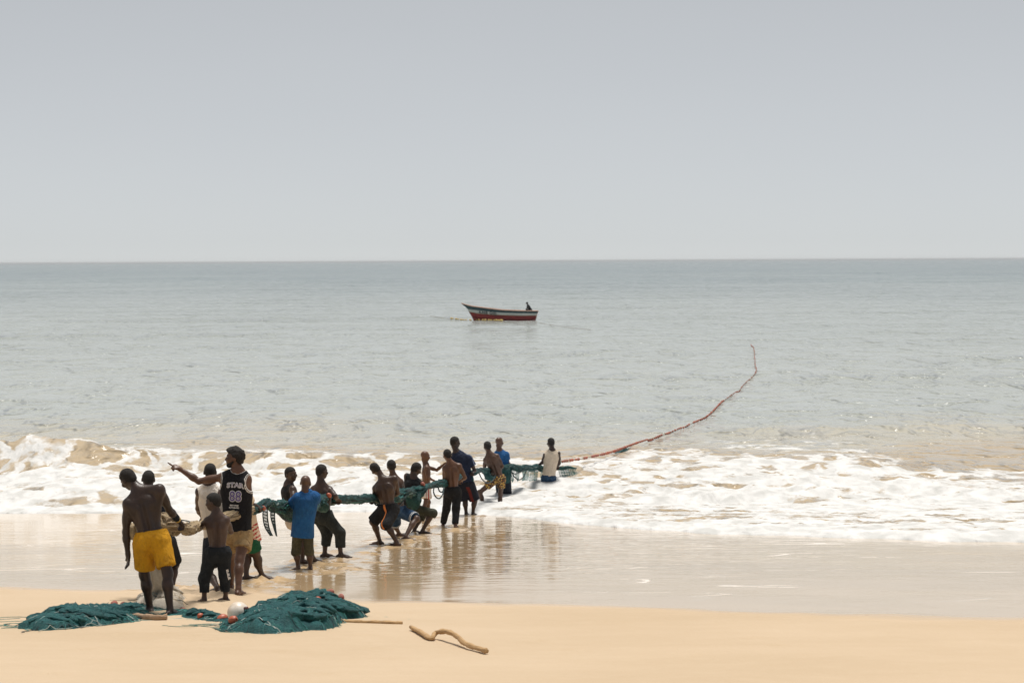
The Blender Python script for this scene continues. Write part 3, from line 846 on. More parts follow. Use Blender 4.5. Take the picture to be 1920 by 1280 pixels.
        if armhole:
            for d, g in (('L', -1), ('R', 1)):
                c = s.sh[d] + lat * g * (armhole + .006) * S - up * .035 * S; rr = (armhole * S, (armhole + .035) * S, .20 * S)
                s.holes[d] = (c, rr)
                f.ell(c, (lat, up, fw), rr, .008, sub=True)
        f.ell(s.neck + up * .045 * S, (lat, up, fw), (neckcut * S, (.045 + scoop) * S, .11 * S), .008, sub=True)
        V, Fq = f.mesh(); o = s.add(name, V, Fq, mat)
        if trim is not None: s.set_trim(o, trim(s, V))
        return o
# ------------------------------------------------------------------ the people, left to right
# joints are read off the photograph (pixels, metres of extra depth) and put at the depth of each person's own feet
def ellip_band(c, axes, r, w):
    A = np.array([unit(x) for x in axes])
    def g(V):
        q = (V - c) @ A.T; k0 = np.linalg.norm(q / nv(r), axis=-1); k1 = np.linalg.norm(q / nv(r) ** 2, axis=-1) + 1e-6
        return sstep(w, w * .55, np.abs(k0 * (k0 - 1) / k1))
    return g

M = {}
def mats():
    M['yellow'] = cloth_mat('mustard_yellow_cotton', (.76, .37, .016), var=.18, worn=(.42, .19, .02), worn_amt=.45)
    M['navy'] = cloth_mat('navy_cotton', (.020, .026, .040), var=.35)
    M['black'] = cloth_mat('black_cotton', (.014, .015, .018), var=.3, worn=(.05, .05, .055), worn_amt=.3)
    M['blacktrim'] = cloth_mat('black_jersey_mesh', (.013, .013, .017), trim=(.72, .68, .64), var=.25)
    M['orangetrim'] = cloth_mat('black_shorts_orange_stripe', (.016, .016, .018), trim=(.75, .24, .07), var=.3)
    M['kidpants'] = cloth_mat('dark_slate_trousers', (.018, .022, .028), var=.35, worn=(.07, .075, .08), worn_amt=.35)
    M['cream'] = cloth_mat('cream_cotton', (.72, .60, .47), var=.12, worn=(.55, .42, .30), worn_amt=.3)
    M['offwhite'] = cloth_mat('off_white_cotton', (.80, .73, .65), var=.10, worn=(.66, .56, .46), worn_amt=.3)
    M['white'] = cloth_mat('white_cotton', (.78, .72, .66), trim=(.45, .05, .05), var=.10)
    M['khaki'] = cloth_mat('sandy_khaki_cotton', (.48, .33, .165), var=.35, worn=(.12, .065, .035), worn_amt=.75)
    M['green'] = cloth_mat('bottle_green_shorts', (.012, .115, .055), var=.3)
    M['redprint'] = check_mat('cream_shirt_red_print', (.70, .55, .40), (.42, .020, .022))
    M['blue'] = cloth_mat('royal_blue_cotton', (.020, .118, .330), var=.28, worn=(.04, .19, .45), worn_amt=.35)
    M['olive'] = cloth_mat('olive_drab_cotton', (.090, .082, .048), var=.35, worn=(.17, .15, .09), worn_amt=.4)
    M['slate'] = cloth_mat('wet_slate_trousers', (.034, .040, .038), var=.4, worn=(.075, .08, .07), worn_amt=.4)
    M['charcoal'] = cloth_mat('charcoal_vest', (.022, .022, .024), var=.3)
    M['blueshorts'] = cloth_mat('faded_blue_shorts', (.020, .060, .130), trim=(.75, .75, .75), var=.4, worn=(.12, .20, .30), worn_amt=.5)
    M['darkgreen'] = cloth_mat('dark_olive_trousers', (.050, .052, .034), var=.35, worn=(.085, .085, .055), worn_amt=.4)
    M['navytrim'] = cloth_mat('navy_football_shirt', (.016, .026, .062), trim=(.20, .24, .34), var=.3)
    M['navyred'] = cloth_mat('navy_shorts_red_panel', (.014, .016, .028), trim=(.12, .018, .016), var=.3)
    M['print'] = print_mat('yellow_brown_print', ((.62, .36, .06), (.75, .50, .16), (.30, .10, .03), (.055, .026, .016)))
    M['denim'] = cloth_mat('wet_denim', (.030, .075, .150), var=.35, worn=(.07, .13, .21), worn_amt=.4)
    M['wrap'] = cloth_mat('black_arm_wrap', (.012, .014, .020), var=.3)
    M['gold'] = simple('brass_bangle', (.55, .36, .10), .35, .2)
    M['print_white'] = simple('print_white', (.75, .72, .70), .7, .08)
    M['print_purple'] = simple('print_purple', (.135, .105, .26), .7, .12)
mats()

def bangle(p, name, a, b, r, mat):
    """band of width |ab| round a limb"""
    a = nv(a); b = nv(b); w = unit(b - a); x = unit(np.cross(w, (.3, .2, 1))); y = np.cross(w, x)
    t = np.linspace(0, 2 * np.pi, 21)
    prof = [(0, r * .93), (.12, r * 1.04), (.5, r * 1.08), (.88, r * 1.04), (1, r * .93)]
    V = np.array([[a + (b - a) * u + (x * math.cos(q) + y * math.sin(q)) * rr for q in t] for u, rr in prof])
    return p.add(name, V.reshape(-1, 3), grid_faces(5, 21), mat)

def build_people():
    R = {}
    # 1 man in yellow shorts
    p = Person('shirtless man in mustard yellow shorts, bent over the net heap at far left', 'deep', 1.0, feet={'L': (281, 1152, -25), 'R': (319, 1156, 20)}, build=1.35,
               head=(241, 898, .14), look=(-38, 34, -20), neck=(263, 924, .08), shL=(240, 944, .02), shR=(299, 917, .02), pelvis=(285, 1009, .02),
               knL=(271, 1078), knR=(314, 1074), elL=(236, 997, .03), hL=(241, 1050, .06), gripL='hang', elR=(317, 955, .16), hR=(341, 983, .36), palmR=(-.5, -.3, -1))
    p.shorts(M['yellow'], ln=.80, loose=.030, hem=.012, waist=.085, fold=.012)
    e, w = p.elb['R'], p.wri['R']
    bangle(p, 'arm_wrap', e + (w - e) * .35, e + (w - e) * .86, .037, M['wrap'])
    bangle(p, 'bangle', e + (w - e) * .90, e + (w - e) * 1.0, .034, M['gold'])
    R[1] = p
    # 2 person hidden behind him
    p = Person('dark headed person standing hidden behind the man in yellow shorts', 'dark', .88, feet={'L': (297, 1124, -10), 'R': (321, 1122, 10)},
               head=(278, 899, .05), look=(-8, 18, 3), neck=(281, 923), shL=(262, 933), shR=(302, 931), pelvis=(303, 1012),
               hL=(266, 984, .30), hR=(322, 978, .32))
    p.shorts(M['black'], ln=.9); p.top(M['navy'], armhole=.07, hem=.05)
    R[2] = p
    # 3 white vest behind the child
    p = Person('person in a loose cream vest beside the pointing man, seen from behind', 'dark', .90, feet={'L': (408, 1113, -40), 'R': (431, 1104, -15)},
               head=(394, 885, .03), look=(-5, 12, 0), neck=(393, 911), shL=(374, 921), shR=(407, 925), pelvis=(408, 1008),
               hL=(383, 976, .36), hR=(420, 968, .36))
    p.top(M['offwhite'], name='vest', armhole=.075, hem=-.10, loose=.020, fold=.008, tilt=-.25); p.shorts(M['navy'], ln=.8)
    R[3] = p
    # 4 child
    p = Person('small shirtless child in dark baggy trousers, dusty back, head turned left', 'dusty', .735, HS=.86, feet={'L': (383, 1130, -25), 'R': (423, 1129, -55)},
               head=(400, 941, .02), look=(-72, 8, 0), neck=(407, 968), shL=(389, 976), shR=(424, 974), pelvis=(408, 1033),
               knL=(383, 1083), knR=(421, 1078), elL=(378, 986, .10), hL=(376, 984, .26), hR=(416, 978, .30), hair='short', eyes=(-1,))
    tr = p.shorts(M['kidpants'], name='trousers', ln=1.74, loose=.030, hem=-.010, waist=.075, fold=.012)
    print_patch(p, tr, [(425, 1066.5), (428.5, 1065.5), (432.5, 1084), (429, 1086)], M['print_white'])
    R[4] = p
    # 5 the pointing man
    p = Person('tall bearded man in black basketball vest pointing out to sea', 'warm', 1.0, feet={'L': (433, 1108, -12), 'R': (447, 1117, 8)},
               head=(440, 858, .0), look=(-88, -2, 0), neck=(447, 887), shL=(418, 894, .02), shR=(463, 898, -.03), pelvis=(444, 996),
               elL=(373, 902, .05), hL=(328, 873, .10), gripL='point', palmL=(.1, .25, -1), elR=(466, 941, .02), hR=(462, 964, .24), hair='afro', eyes=(-1,), build=.9,
               knL=(434, 1049), knR=(449, 1050))
    p.beard()
    def jt(s, V):
        t = np.zeros(len(V))
        for d in 'LR':
            c, r = s.holes[d]
            t = np.maximum(t, ellip_band(c, (s.lat, s.upv, s.fw), r, .012)(V))
            t = np.maximum(t, ellip_band(c, (s.lat, s.upv, s.fw), nv(r) + .022, .006)(V))
        t = np.maximum(t, ellip_band(s.neck + s.upv * .045, (s.lat, s.upv, s.fw), nv((.085, .055, .11)), .013)(V))
        return t
    jersey = p.top(M['blacktrim'], name='vest', armhole=.070, hem=.01, loose=.024, fold=.010, neckcut=.085, scoop=.01, trim=jt)
    p.shorts(M['khaki'], ln=.55, loose=.026, hem=.020, waist=.06)
    lettering(p, jersey)
    R[5] = p
    # 6 green shorts
    p = Person('person in bottle green shorts half hidden behind the pointing man', 'dark', .90, feet={'L': (462, 1089, 55), 'R': (491, 1087, 80)},
               head=(446, 912, .10), look=(30, 25, 0), neck=(452, 932), shL=(441, 944, .05), shR=(465, 936, -.08), pelvis=(468, 1012), hips=55,
               knL=(463, 1050), knR=(483, 1048), elR=(468, 944, .0), hR=(487, 951, .02), hL=(470, 955, .30), palmR=(0, .5, -1))
    p.shorts(M['green'], ln=.42, loose=.020, hem=.008, waist=.02)
    p.top(M['redprint'], sleeve=.75, hem=-.03, loose=.022, trim=lambda s, V: sstep(.24, .18, (V - s.pel) @ s.upv))
    e, w = p.elb['R'], p.wri['R']
    bangle(p, 'wrist_band', e + (w - e) * .10, e + (w - e) * .22, .043, M['print_white'])
    R[6] = p
    # 7 looking back
    p = Person('youth in charcoal vest looking back over the shoulder of the blue shirted boy', 'dark', .88, feet={'L': (567, 1058, 70), 'R': (588, 1056, 75)},
               head=(545, 889, -.3), look=(128, 2, 4), neck=(541, 910, -.3), shL=(538, 914, -.13), shR=(549, 917, -.44), pelvis=(551, 975, -.2), hips=80,
               knL=(571, 1014), knR=(577, 1016), hR=(562, 948, -.86), hL=(556, 943, -.62), eyes=(-1, 1))
    p.top(M['charcoal'], name='vest', armhole=.06, hem=.02); p.shorts(M['cream'], ln=.35, waist=.06, loose=.010)
    R[7] = p
    # 8 blue shirt
    p = Person('close cropped boy in royal blue t-shirt and olive shorts seen from behind', 'mid', .755, HS=.91, feet={'L': (559, 1070, -30), 'R': (582, 1070, -20)},
               head=(573, 905, .03), look=(12, 12, 0), neck=(574, 925), shL=(559, 934), shR=(590, 932), pelvis=(568, 993),
               knL=(555, 1036), knR=(580, 1036), elL=(547, 949, .14), hL=(556, 952, .50), hR=(590, 942, .50), hair=None)
    p.top(M['blue'], name='t_shirt', sleeve=.66, hem=-.135, loose=.032, fold=.012, neckcut=.06)
    p.shorts(M['olive'], ln=1.04, loose=.012, hem=.012, waist=.02)
    R[8] = p
    # 9 leaning in slate trousers
    p = Person('shirtless youth in wet slate trousers leaning back on the net', 'dark', .93, feet={'L': (609, 1046, 60), 'R': (639, 1047, 70)},
               head=(603, 884, .02), look=(48, 6, -3), neck=(602, 910), shL=(588, 917, .05), shR=(618, 918, .0), pelvis=(606, 965), hips=45,
               knL=(613, 1000), knR=(637, 998), elR=(628, 929, -.20), hR=(634, 938, -.02), elL=(590, 940, .16), hL=(604, 945, .26))
    p.shorts(M['slate'], name='trousers', ln={'L': 1.62, 'R': 1.70}, loose=.026, hem=.004, waist=.075, fold=.009)
    R[9] = p
    # 10 black shorts with orange stripe
    def ot(s, V):
        kn, hp = s.knee['R'], s.hip['R']; ax = unit(kn - hp); q = V - hp
        t = q @ ax; rad = q - t[:, None] * ax; y = unit(-s.hl * .75 - nv((0, 1, 0)) * .9)
        side = rad @ np.cross(ax, y); fr = rad @ y
        return sstep(.012, .006, np.abs(side)) * (fr > 0)
    p = Person('shirtless youth in black shorts with orange stripe, leaning hard left', 'dark', .92, feet={'L': (712, 1022, -70), 'R': (744, 1025, -75)},
               head=(704, 879, .06), look=(-22, 24, -38), neck=(719, 901), shL=(704, 915, .04), shR=(740, 897, .0), pelvis=(728, 951), build=1.15,
               knL=(699, 978, -.05), knR=(724, 984, -.12), hL=(697, 938, .26), elL=(703, 932, .14), hR=(733, 933, .34))
    p.shorts(M['orangetrim'], ln={'L': .95, 'R': 1.06}, loose=.030, hem=.016, waist=.07, trim=ot)
    R[10] = p
    # 11 blue shorts
    def ht(s, V):
        t = np.zeros(len(V))
        for d in 'LR':
            e, ax = s.hems[d]; q = (V - e) @ ax; near = np.linalg.norm(V - e, axis=1) < .16
            t = np.maximum(t, near * np.maximum(sstep(.010, .004, np.abs(q + .012)), sstep(.008, .003, np.abs(q + .042))))
        return t
    p = Person('youth in faded blue shorts with white hems pulling behind the leaning one', 'mid', .92, feet={'L': (748, 1007, 60), 'R': (760, 1014, 75)},
               head=(734, 874, .02), look=(-14, 10, -4), neck=(738, 896), shL=(720, 904), shR=(751, 903), pelvis=(746, 954), hips=50,
               knL=(741, 982, .0), knR=(781, 972, .0), elR=(756, 921, .05), hR=(762, 921, .10), hL=(732, 928, .28), hair='short')
    p.shorts(M['blueshorts'], ln={'L': .98, 'R': .92}, loose=.030, hem=.020, waist=.06, trim=ht)
    R[11] = p
    # 12 crouching, olive trousers
    p = Person('person in black vest and rolled olive trousers sitting back against the net', 'dark', .92, HS=1.05, feet={'L': (777, 1001, 40), 'R': (792, 1002, 72)},
               head=(780, 879, .04), look=(42, 22, 16), neck=(776, 899), shL=(763, 892, .05), shR=(788, 905, -.02), pelvis=(768, 948), hips=60,
               knL=(790, 968, .10), knR=(812, 962, .0), elR=(791, 921, .0), hR=(797, 911, -.10), elL=(762, 912, .0), hL=(775, 916, -.16))
    p.top(M['black'], name='vest', armhole=.06, hem=.02, loose=.016); p.shorts(M['darkgreen'], name='trousers', ln={'L': 1.2, 'R': 1.16}, loose=.022, hem=.006, waist=.05)
    R[12] = p
    # 13 boy with white shorts
    p = Person('bare chested boy in white shorts facing right with one arm stretched out', 'warm', .80, HS=.96, feet={'L': (804, 970, 80), 'R': (793, 972, 85)},
               head=(797, 855, .0), look=(86, 6, 0), neck=(799, 872), shL=(803, 876, .14), shR=(800, 877, -.13), pelvis=(800, 912), hips=85, knL=(803, 941), knR=(798, 942),
               elR=(802, 895, -.04), hR=(816, 902, .02), elL=(819, 881, .08), hL=(836, 867, .10), gripL='hang', palmL=(0, 0, -1), hair=None, eyes=(1,), build=.8)
    p.shorts(M['white'], ln=.72, loose=.028, hem=.018, waist=.07, trim=lambda s, V: (np.abs(((V - s.pel) @ s.hf) - .03) < .012) * ((V - s.pel) @ s.hl > 0) * 1.0 +
             (np.abs(((V - s.pel) @ s.hf) + .02) < .007) * ((V - s.pel) @ s.hl > 0) * 1.0)
    R[13] = p
    # 14 black trousers
    p = Person('slim shirtless boy in long black trousers standing at the water edge', 'warm', .88, HS=1.0, feet={'L': (831, 988, -5), 'R': (854, 990, 10)},
               head=(839, 853, .03), look=(-20, 12, -6), neck=(845, 870), shL=(834, 878), shR=(861, 873), pelvis=(849, 919),
               knL=(837, 953), knR=(855, 953), hL=(834, 905, .22), elL=(833, 898, .06), hR=(862, 902, .26), build=.85)
    p.shorts(M['black'], name='trousers', ln=1.97, loose=.026, hem=.002, waist=.085, fold=.008)
    R[14] = p
    # 15 navy shirt
    p = Person('tall man in navy football shirt and long dark shorts at the foam edge', 'deep', 1.0, HS=1.1, feet={'L': (874, 967, 10), 'R': (887, 967, 15)},
               head=(853, 829, .03), look=(62, 4, -4), neck=(857, 849), shL=(849, 860, .08), shR=(879, 859, -.04), pelvis=(873, 906),
               elR=(890, 881, .05), hR=(886, 886, -.12), hL=(866, 892, -.30), eyes=(1,), knL=(872, 938), knR=(890, 938))
    p.top(M['navytrim'], name='football_shirt', sleeve=.62, hem=-.02, loose=.024, trim=lambda s, V: sstep(.012, .006, np.abs((V - s.sh['R']) @ s.fw + .01)) * (((V - s.sh['R']) @ s.lat) > -.06))
    p.shorts(M['navyred'], ln=1.0, loose=.036, hem=.020, waist=.06, trim=lambda s, V: (np.abs((V - s.hip['R']) @ s.lat + .0) < .035) * ((V - s.hip['R']) @ s.fw < 0) * ((V - s.pel)[:, 2] < -.06) * 1.0)
    R[15] = p
    # 16 printed shorts, wading
    p = Person('shirtless youth in yellow printed shorts wading with one knee raised', 'mid', .93, HS=1.08, base=55.6,
               head=(914, 837, .06), look=(-18, 8, -6), neck=(918, 852), shL=(910, 862, .03), shR=(932, 855), pelvis=(935, 895), hips=-30,
               knL=(900, 922, .0), anL=(908, 954, .1, -20), knR=(938, 926, .05), anR=(937, 957, .1, 0), hL=(908, 884, .24), elL=(908, 879, .10), hR=(936, 880, .3))
    p.shorts(M['print'], ln=.55, loose=.020, hem=.014, waist=.06)
    R[16] = p
    # 17 blue shirt in the surf
    p = Person('close cropped man in blue t-shirt in the surf behind the printed shorts', 'mid', .96, HS=1.1, base=57.6,
               head=(936, 829, .03), look=(38, 6, 0), neck=(937, 846), shL=(925, 855, .05), shR=(949, 852, -.02), pelvis=(943, 896),
               anL=(938, 958, .1, 10), anR=(950, 958, .1, 10), elR=(953, 869, .05), hR=(961, 871, .0), hL=(938, 876, -.22), hair=None)
    p.top(M['blue'], name='t_shirt', sleeve=.55, hem=.02, loose=.018); p.shorts(M['navy'], ln=.9, loose=.026)
    R[17] = p
    # 18 white vest, waist deep
    p = Person('man in cream vest and denim shorts, hip deep in foam, farthest out', 'deep', .97, HS=1.12, base=60.7,
               head=(1033, 830, .03), look=(-28, 8, 0), neck=(1035, 845), shL=(1022, 853), shR=(1047, 850), pelvis=(1029, 893),
               anL=(1022, 953, .0, -10), anR=(1036, 953, .0, 5), elL=(1017, 867, .06), hL=(1008, 872, .14), elR=(1049, 868, .08), hR=(1044, 876, .28))
    p.top(M['cream'], name='vest', armhole=.075, hem=.0, loose=.016); p.shorts(M['denim'], ln=.8, loose=.024, waist=.04)
    R[18] = p
    return R

def print_patch(p, garment, quad, mat):
    """small broken white print on a trouser leg"""
    me = garment.data; loc = nv(p.root.location)
    bv = BVHTree.FromPolygons([tuple(v.co) for v in me.vertices], [tuple(f.vertices) for f in me.polygons])
    a, b, c, d = (nv(p.W(q)) - loc for q in quad)
    V, Fq = [], []
    for (u0, u1, v0, v1) in ((0, .42, 0, 1), (.58, 1, 0, .28), (.58, 1, .40, .66), (.58, 1, .76, 1), (.30, .70, .10, .16), (.30, .70, .48, .56), (.30, .70, .86, .93)):
        base = len(V)
        for v in np.linspace(v0, v1, 6):
            for u in np.linspace(u0, u1, 3):
                o = (a * (1 - u) + b * u) * (1 - v) + (d * (1 - u) + c * u) * v - nv((0, .5, 0))
                h = bv.ray_cast(Vector(o), Vector((0, 1, 0)))
                V.append(nv(h[0]) - nv((0, .006, 0)) if h[0] is not None else o + nv((0, .46, 0)))
        Fq.append(grid_faces(6, 3) + base)
    o = mesh_np('print', np.array(V), np.concatenate(Fq), mat); o.parent = garment

def lettering(p, jersey):
    """block letters and number printed across the back of the vest"""
    me = jersey.data; loc = nv(p.root.location)
    bv = BVHTree.FromPolygons([tuple(v.co) for v in me.vertices], [tuple(f.vertices) for f in me.polygons])
    view = unit(nv((0, 1, 0)))
    lat = unit(p.lat - view * (p.lat @ view)); upv = unit(np.cross(lat, view)); upv = upv if upv[2] > 0 else -upv
    def put(name, body, size, px, py, off, lift, mat, sx=1.0, squash=0.0):
        cu = bpy.data.curves.new('lettering_source', 'FONT'); cu.body = body; cu.size = size; cu.align_x = 'CENTER'; cu.align_y = 'CENTER'
        cu.offset = off; cu.resolution_u = 3; cu.fill_mode = 'FRONT'; cu.extrude = 0
        ob = bpy.data.objects.new('lettering_source', cu); COL.objects.link(ob)
        bpy.context.view_layer.update()
        dg = bpy.context.evaluated_depsgraph_get(); ms = bpy.data.meshes.new_from_object(ob.evaluated_get(dg))
        bpy.data.objects.remove(ob); bpy.data.curves.remove(cu)
        import bmesh
        bm = bmesh.new(); bm.from_mesh(ms); bmesh.ops.triangulate(bm, faces=bm.faces)
        for _ in range(3):
            ed = [e for e in bm.edges if e.calc_length() > .022]
            if ed: bmesh.ops.subdivide_edges(bm, edges=ed, cuts=1, use_grid_fill=False); bmesh.ops.triangulate(bm, faces=bm.faces)
        c = p.W((px, py)) - loc
        for v in bm.verts:
            u, w = v.co.x * sx, v.co.y
            o = c + lat * u + upv * (w + squash * u * u) - view * .6
            hit = bv.ray_cast(Vector(o), Vector(view))
            if hit[0] is not None: v.co = Vector(hit[0]) - Vector(view) * lift
            else: v.co = Vector(o + view * .52)
        bm.to_mesh(ms); bm.free(); ms.name = name
        ms.materials.clear(); ms.materials.append(mat)
        t = bpy.data.objects.new(name, ms); COL.objects.link(t); t.parent = jersey
    put('lettering', 'STAR', .076, 443, 907.5, .0050, .006, M['print_white'], 1.12, -1.0)
    put('lettering', 'STAR', .076, 443, 907.5, -.0012, .009, M['print_purple'], 1.12, -1.0)
    put('number', '88', .165, 443.5, 929, .010, .006, M['print_white'], .88)
    put('number', '88', .165, 443.5, 929, .003, .009, M['print_purple'], .88)
    put('lettering', 'BEST STAR', .022, 441.5, 945.2, .0012, .006, M['print_white'], 1.0)
    put('lettering', 'AUTHENTIC', .022, 441.0, 949.4, .0012, .006, M['print_white'], 1.0)
# ------------------------------------------------------------------ nets, floats, ropes, sticks
def catmull(pts, n):
    pts = np.asarray(pts, float); q = np.vstack([2 * pts[0] - pts[1], pts, 2 * pts[-1] - pts[-2]])
    out = []
    for i in range(1, len(q) - 2):
        for t in np.linspace(0, 1, n, endpoint=False):
            a, b, c, d = q[i - 1], q[i], q[i + 1], q[i + 2]
            out.append(.5 * ((2 * b) + (c - a) * t + (2 * a - 5 * b + 4 * c - d) * t * t + (3 * b - a - 3 * c + d) * t ** 3))
    out.append(pts[-1]); return np.array(out)

def tube_arrays(path, rad, sides, fold=0.0, seed=0.0, flat=1.0):
    path = np.asarray(path, float); n = len(path)
    rad = np.broadcast_to(rad, (n,)).astype(float)
    tan = np.gradient(path, axis=0); tan /= np.linalg.norm(tan, axis=1)[:, None] + 1e-9
    ref = nv((0, 0, 1)) if abs(tan[:, 2]).mean() < .8 else nv((0, 1, .1))
    x = np.cross(tan, ref); x /= np.linalg.norm(x, axis=1)[:, None] + 1e-9
    y = np.cross(x, tan)
    th = np.linspace(0, 2 * np.pi, sides, endpoint=False)
    C, Sn = np.cos(th), np.sin(th)
    R = rad[:, None] * np.ones(sides)
    if fold:
        s = np.concatenate([[0], np.cumsum(np.linalg.norm(np.diff(path, axis=0), axis=1))])
        tw = th[None] + .9 * s[:, None] + seed
        q = np.stack([np.cos(tw) * 2.2 + seed, np.sin(tw) * 2.2, s[:, None] * 2.2 * np.ones(sides) + seed], -1)
        r1 = 1 - np.abs(2 * vnoise3(q) - 1); r2 = vnoise3(q * 2.7 + 5); r3 = 1 - np.abs(2 * vnoise3(q * 5 + 1) - 1)
        R = R * (1 + fold * ((r1 - .6) * 1.3 + (r2 - .5) * .9 + (r3 - .6) * .5))
    V = path[:, None] + (x[:, None] * C[None, :, None] + y[:, None] * Sn[None, :, None] * flat) * R[..., None]
    i = np.arange(n - 1)[:, None] * sides; j = np.arange(sides)[None]; k = (j + 1) % sides
    Fq = np.stack([i + j, i + k, i + sides + k, i + sides + j], -1).reshape(-1, 4)
    V = V.reshape(-1, 3)
    # end caps as fans of degenerate quads
    a, b = len(V), len(V) + 1
    V = np.vstack([V, path[:1], path[-1:]])
    js = np.arange(sides); ks = (js + 1) % sides; o = (n - 1) * sides
    cap = np.concatenate([np.stack([np.full(sides, a), ks, js], -1), np.stack([np.full(sides, b), o + js, o + ks], -1)])
    return V, Fq, cap

def tubes(name, paths, rad, sides, mat, root, fold=0.0, flat=1.0, closed_caps=True):
    Vs, Ts, off = [], [], 0
    for k, p in enumerate(paths):
        r = rad[k] if isinstance(rad, list) else rad
        V, Fq, cap = tube_arrays(p, r, sides, fold, k * 3.7, flat)
        Ts.append(np.concatenate([Fq[:, [0, 1, 2]], Fq[:, [0, 2, 3]]]) + off)
        if closed_caps: Ts.append(cap + off)
        Vs.append(V); off += len(V)
    V = np.concatenate(Vs); T = np.concatenate(Ts)
    if root is None: return mesh_np(name, V, T, mat)
    o = mesh_np(name, V - nv(root.matrix_world.translation if root.type != 'EMPTY' else root.location), T, mat); o.parent = root
    return o

def wrap_twine(name, pts, rad, root, mat, cnt, r, seed):
    """loose twines running along the outside of a twisted net"""
    rs = np.random.RandomState(seed); n = len(pts)
    tan = np.gradient(pts, axis=0); tan /= np.linalg.norm(tan, axis=1)[:, None]
    x = np.cross(tan, (0, 0, 1)); x /= np.linalg.norm(x, axis=1)[:, None]; y = np.cross(x, tan)
    paths = []
    for _ in range(cnt):
        a = rs.randint(0, n - 12); b = min(n, a + rs.randint(12, 46)); i = np.arange(a, b)
        th = rs.uniform(0, 6.28) + np.cumsum(rs.normal(rs.uniform(-.05, .12), .10, len(i)))
        k = 1.0 + rs.uniform(-.02, .22) + .10 * np.sin(np.linspace(0, 9, len(i)) + rs.uniform(0, 6))
        paths.append(pts[i] + (x[i] * np.cos(th)[:, None] + y[i] * np.sin(th)[:, None]) * (rad[i] * k)[:, None])
    o = tubes(name, paths, r, 3, mat, root, closed_caps=False); o['kind'] = 'stuff'

def net_mat(name, a, b, c, scale=60.0):
    """twine: two tones of strand over a darker ground, coarse relief"""
    k = N(name); p = k.pos(obj=True)
    v = k.n('TexVoronoi', {'Vector': p, 'Scale': scale}, feature='DISTANCE_TO_EDGE').outputs[0]
    n1 = k.noise(p, 7.0, 5.0, .65, .6)
    n2 = k.noise(k.pos((1, 1, 2.5), obj=True), 34.0, 4.0, .65)
    col = k.mix(k.ramp(n1, .32, .68), c4(*a), c4(*b))
    col = k.mix(k.math('MULTIPLY', k.ramp(v, .10, .02), .55), col, c4(*c))
    col = k.mix(k.math('MULTIPLY', k.ramp(n2, .60, .78), .5), col, c4(*c))
    h = k.math('ADD', k.math('MULTIPLY', k.ramp(v, .14, .0), .5), k.math('MULTIPLY', n2, 1.6))
    k.bsdf(Base_Color=col, Roughness=.62, Normal=k.bump(h, .016)).inputs['Specular IOR Level'].default_value = .4
    return k.m
NET = net_mat('teal_netting', (.003, .060, .070), (.006, .110, .115), (.034, .235, .225))
NET_WET = net_mat('wet_teal_netting', (.003, .040, .045), (.004, .070, .072), (.03, .20, .18))
BEIGE = net_mat('beige_netting', (.52, .37, .19), (.62, .47, .28), (.70, .58, .42), 80.0)
CREAM = net_mat('cream_netting', (.76, .68, .56), (.72, .63, .50), (.80, .73, .62), 80.0)
STRAND = simple('teal_twine', (.03, .22, .20), .6, .4)
STRAND_D = simple('dark_twine', (.008, .030, .034), .6, .4)
PALE = simple('pale_twine', (.42, .50, .46), .6, .3)
ROPE = simple('weathered_rope', (.30, .24, .17), .8, .3, 60.0)
RED = simple('red_float_plastic', (.30, .060, .040), .5, .35, 30.0, .004, 60.0, col2=(.42, .15, .10))
ORANGE = simple('orange_float_plastic', (.50, .125, .060), .45, .3, 30.0, col2=(.38, .085, .045))
YELLOW = simple('yellow_float_plastic', (.72, .50, .14), .5, .2, 30.0)
BUOY = simple('white_buoy_plastic', (.80, .74, .66), .4, .1, 9.0, col2=(.62, .50, .38))
def wood_mat(name, a, b):
    k = N(name); p = k.pos((1, 1, 1), obj=True)
    n = k.noise(k.pos((14, 60, 60), obj=True), 1.0, 5.0, .65); n2 = k.noise(p, 9.0, 3.0, .6)
    col = k.mix(k.ramp(n, .3, .7), c4(*a), c4(*b)); col = k.mix(k.math('MULTIPLY', k.ramp(n2, .55, .75), .6), col, c4(.20, .11, .05))
    k.bsdf(Base_Color=col, Roughness=.75, Normal=k.bump(n, .014)); return k.m
WOOD = wood_mat('bleached_driftwood', (.56, .36, .17), (.40, .235, .10))
WOODG = wood_mat('grey_brown_pole', (.44, .30, .19), (.32, .20, .115))

_float_mesh = {}
def float_mesh(kind, mat):
    """barrel float with a bore and end collars"""
    if kind in _float_mesh: return _float_mesh[kind]
    prof = [(-1, .18), (-1.0, .42), (-.88, .60), (-.5, .92), (0, 1.0), (.5, .92), (.88, .60), (1.0, .42), (1, .18)]
    t = np.linspace(0, 2 * np.pi, 13)
    V = np.array([[(x * 1.15, r * math.cos(a), r * math.sin(a)) for a in t] for x, r in prof])
    o = mesh_np('float', V.reshape(-1, 3), grid_faces(len(prof), 13), mat)
    me = o.data; bpy.data.objects.remove(o); _float_mesh[kind] = me
    return me
def put_float(name, kind, mat, loc, r, rot3, root):
    o = bpy.data.objects.new(name, float_mesh(kind, mat)); COL.objects.link(o)
    if root is not None:
        o.parent = root; loc = Vector(loc) - Vector(root.location)
    o.location = loc; o.scale = (r, r, r); o.rotation_euler = rot3
    return o

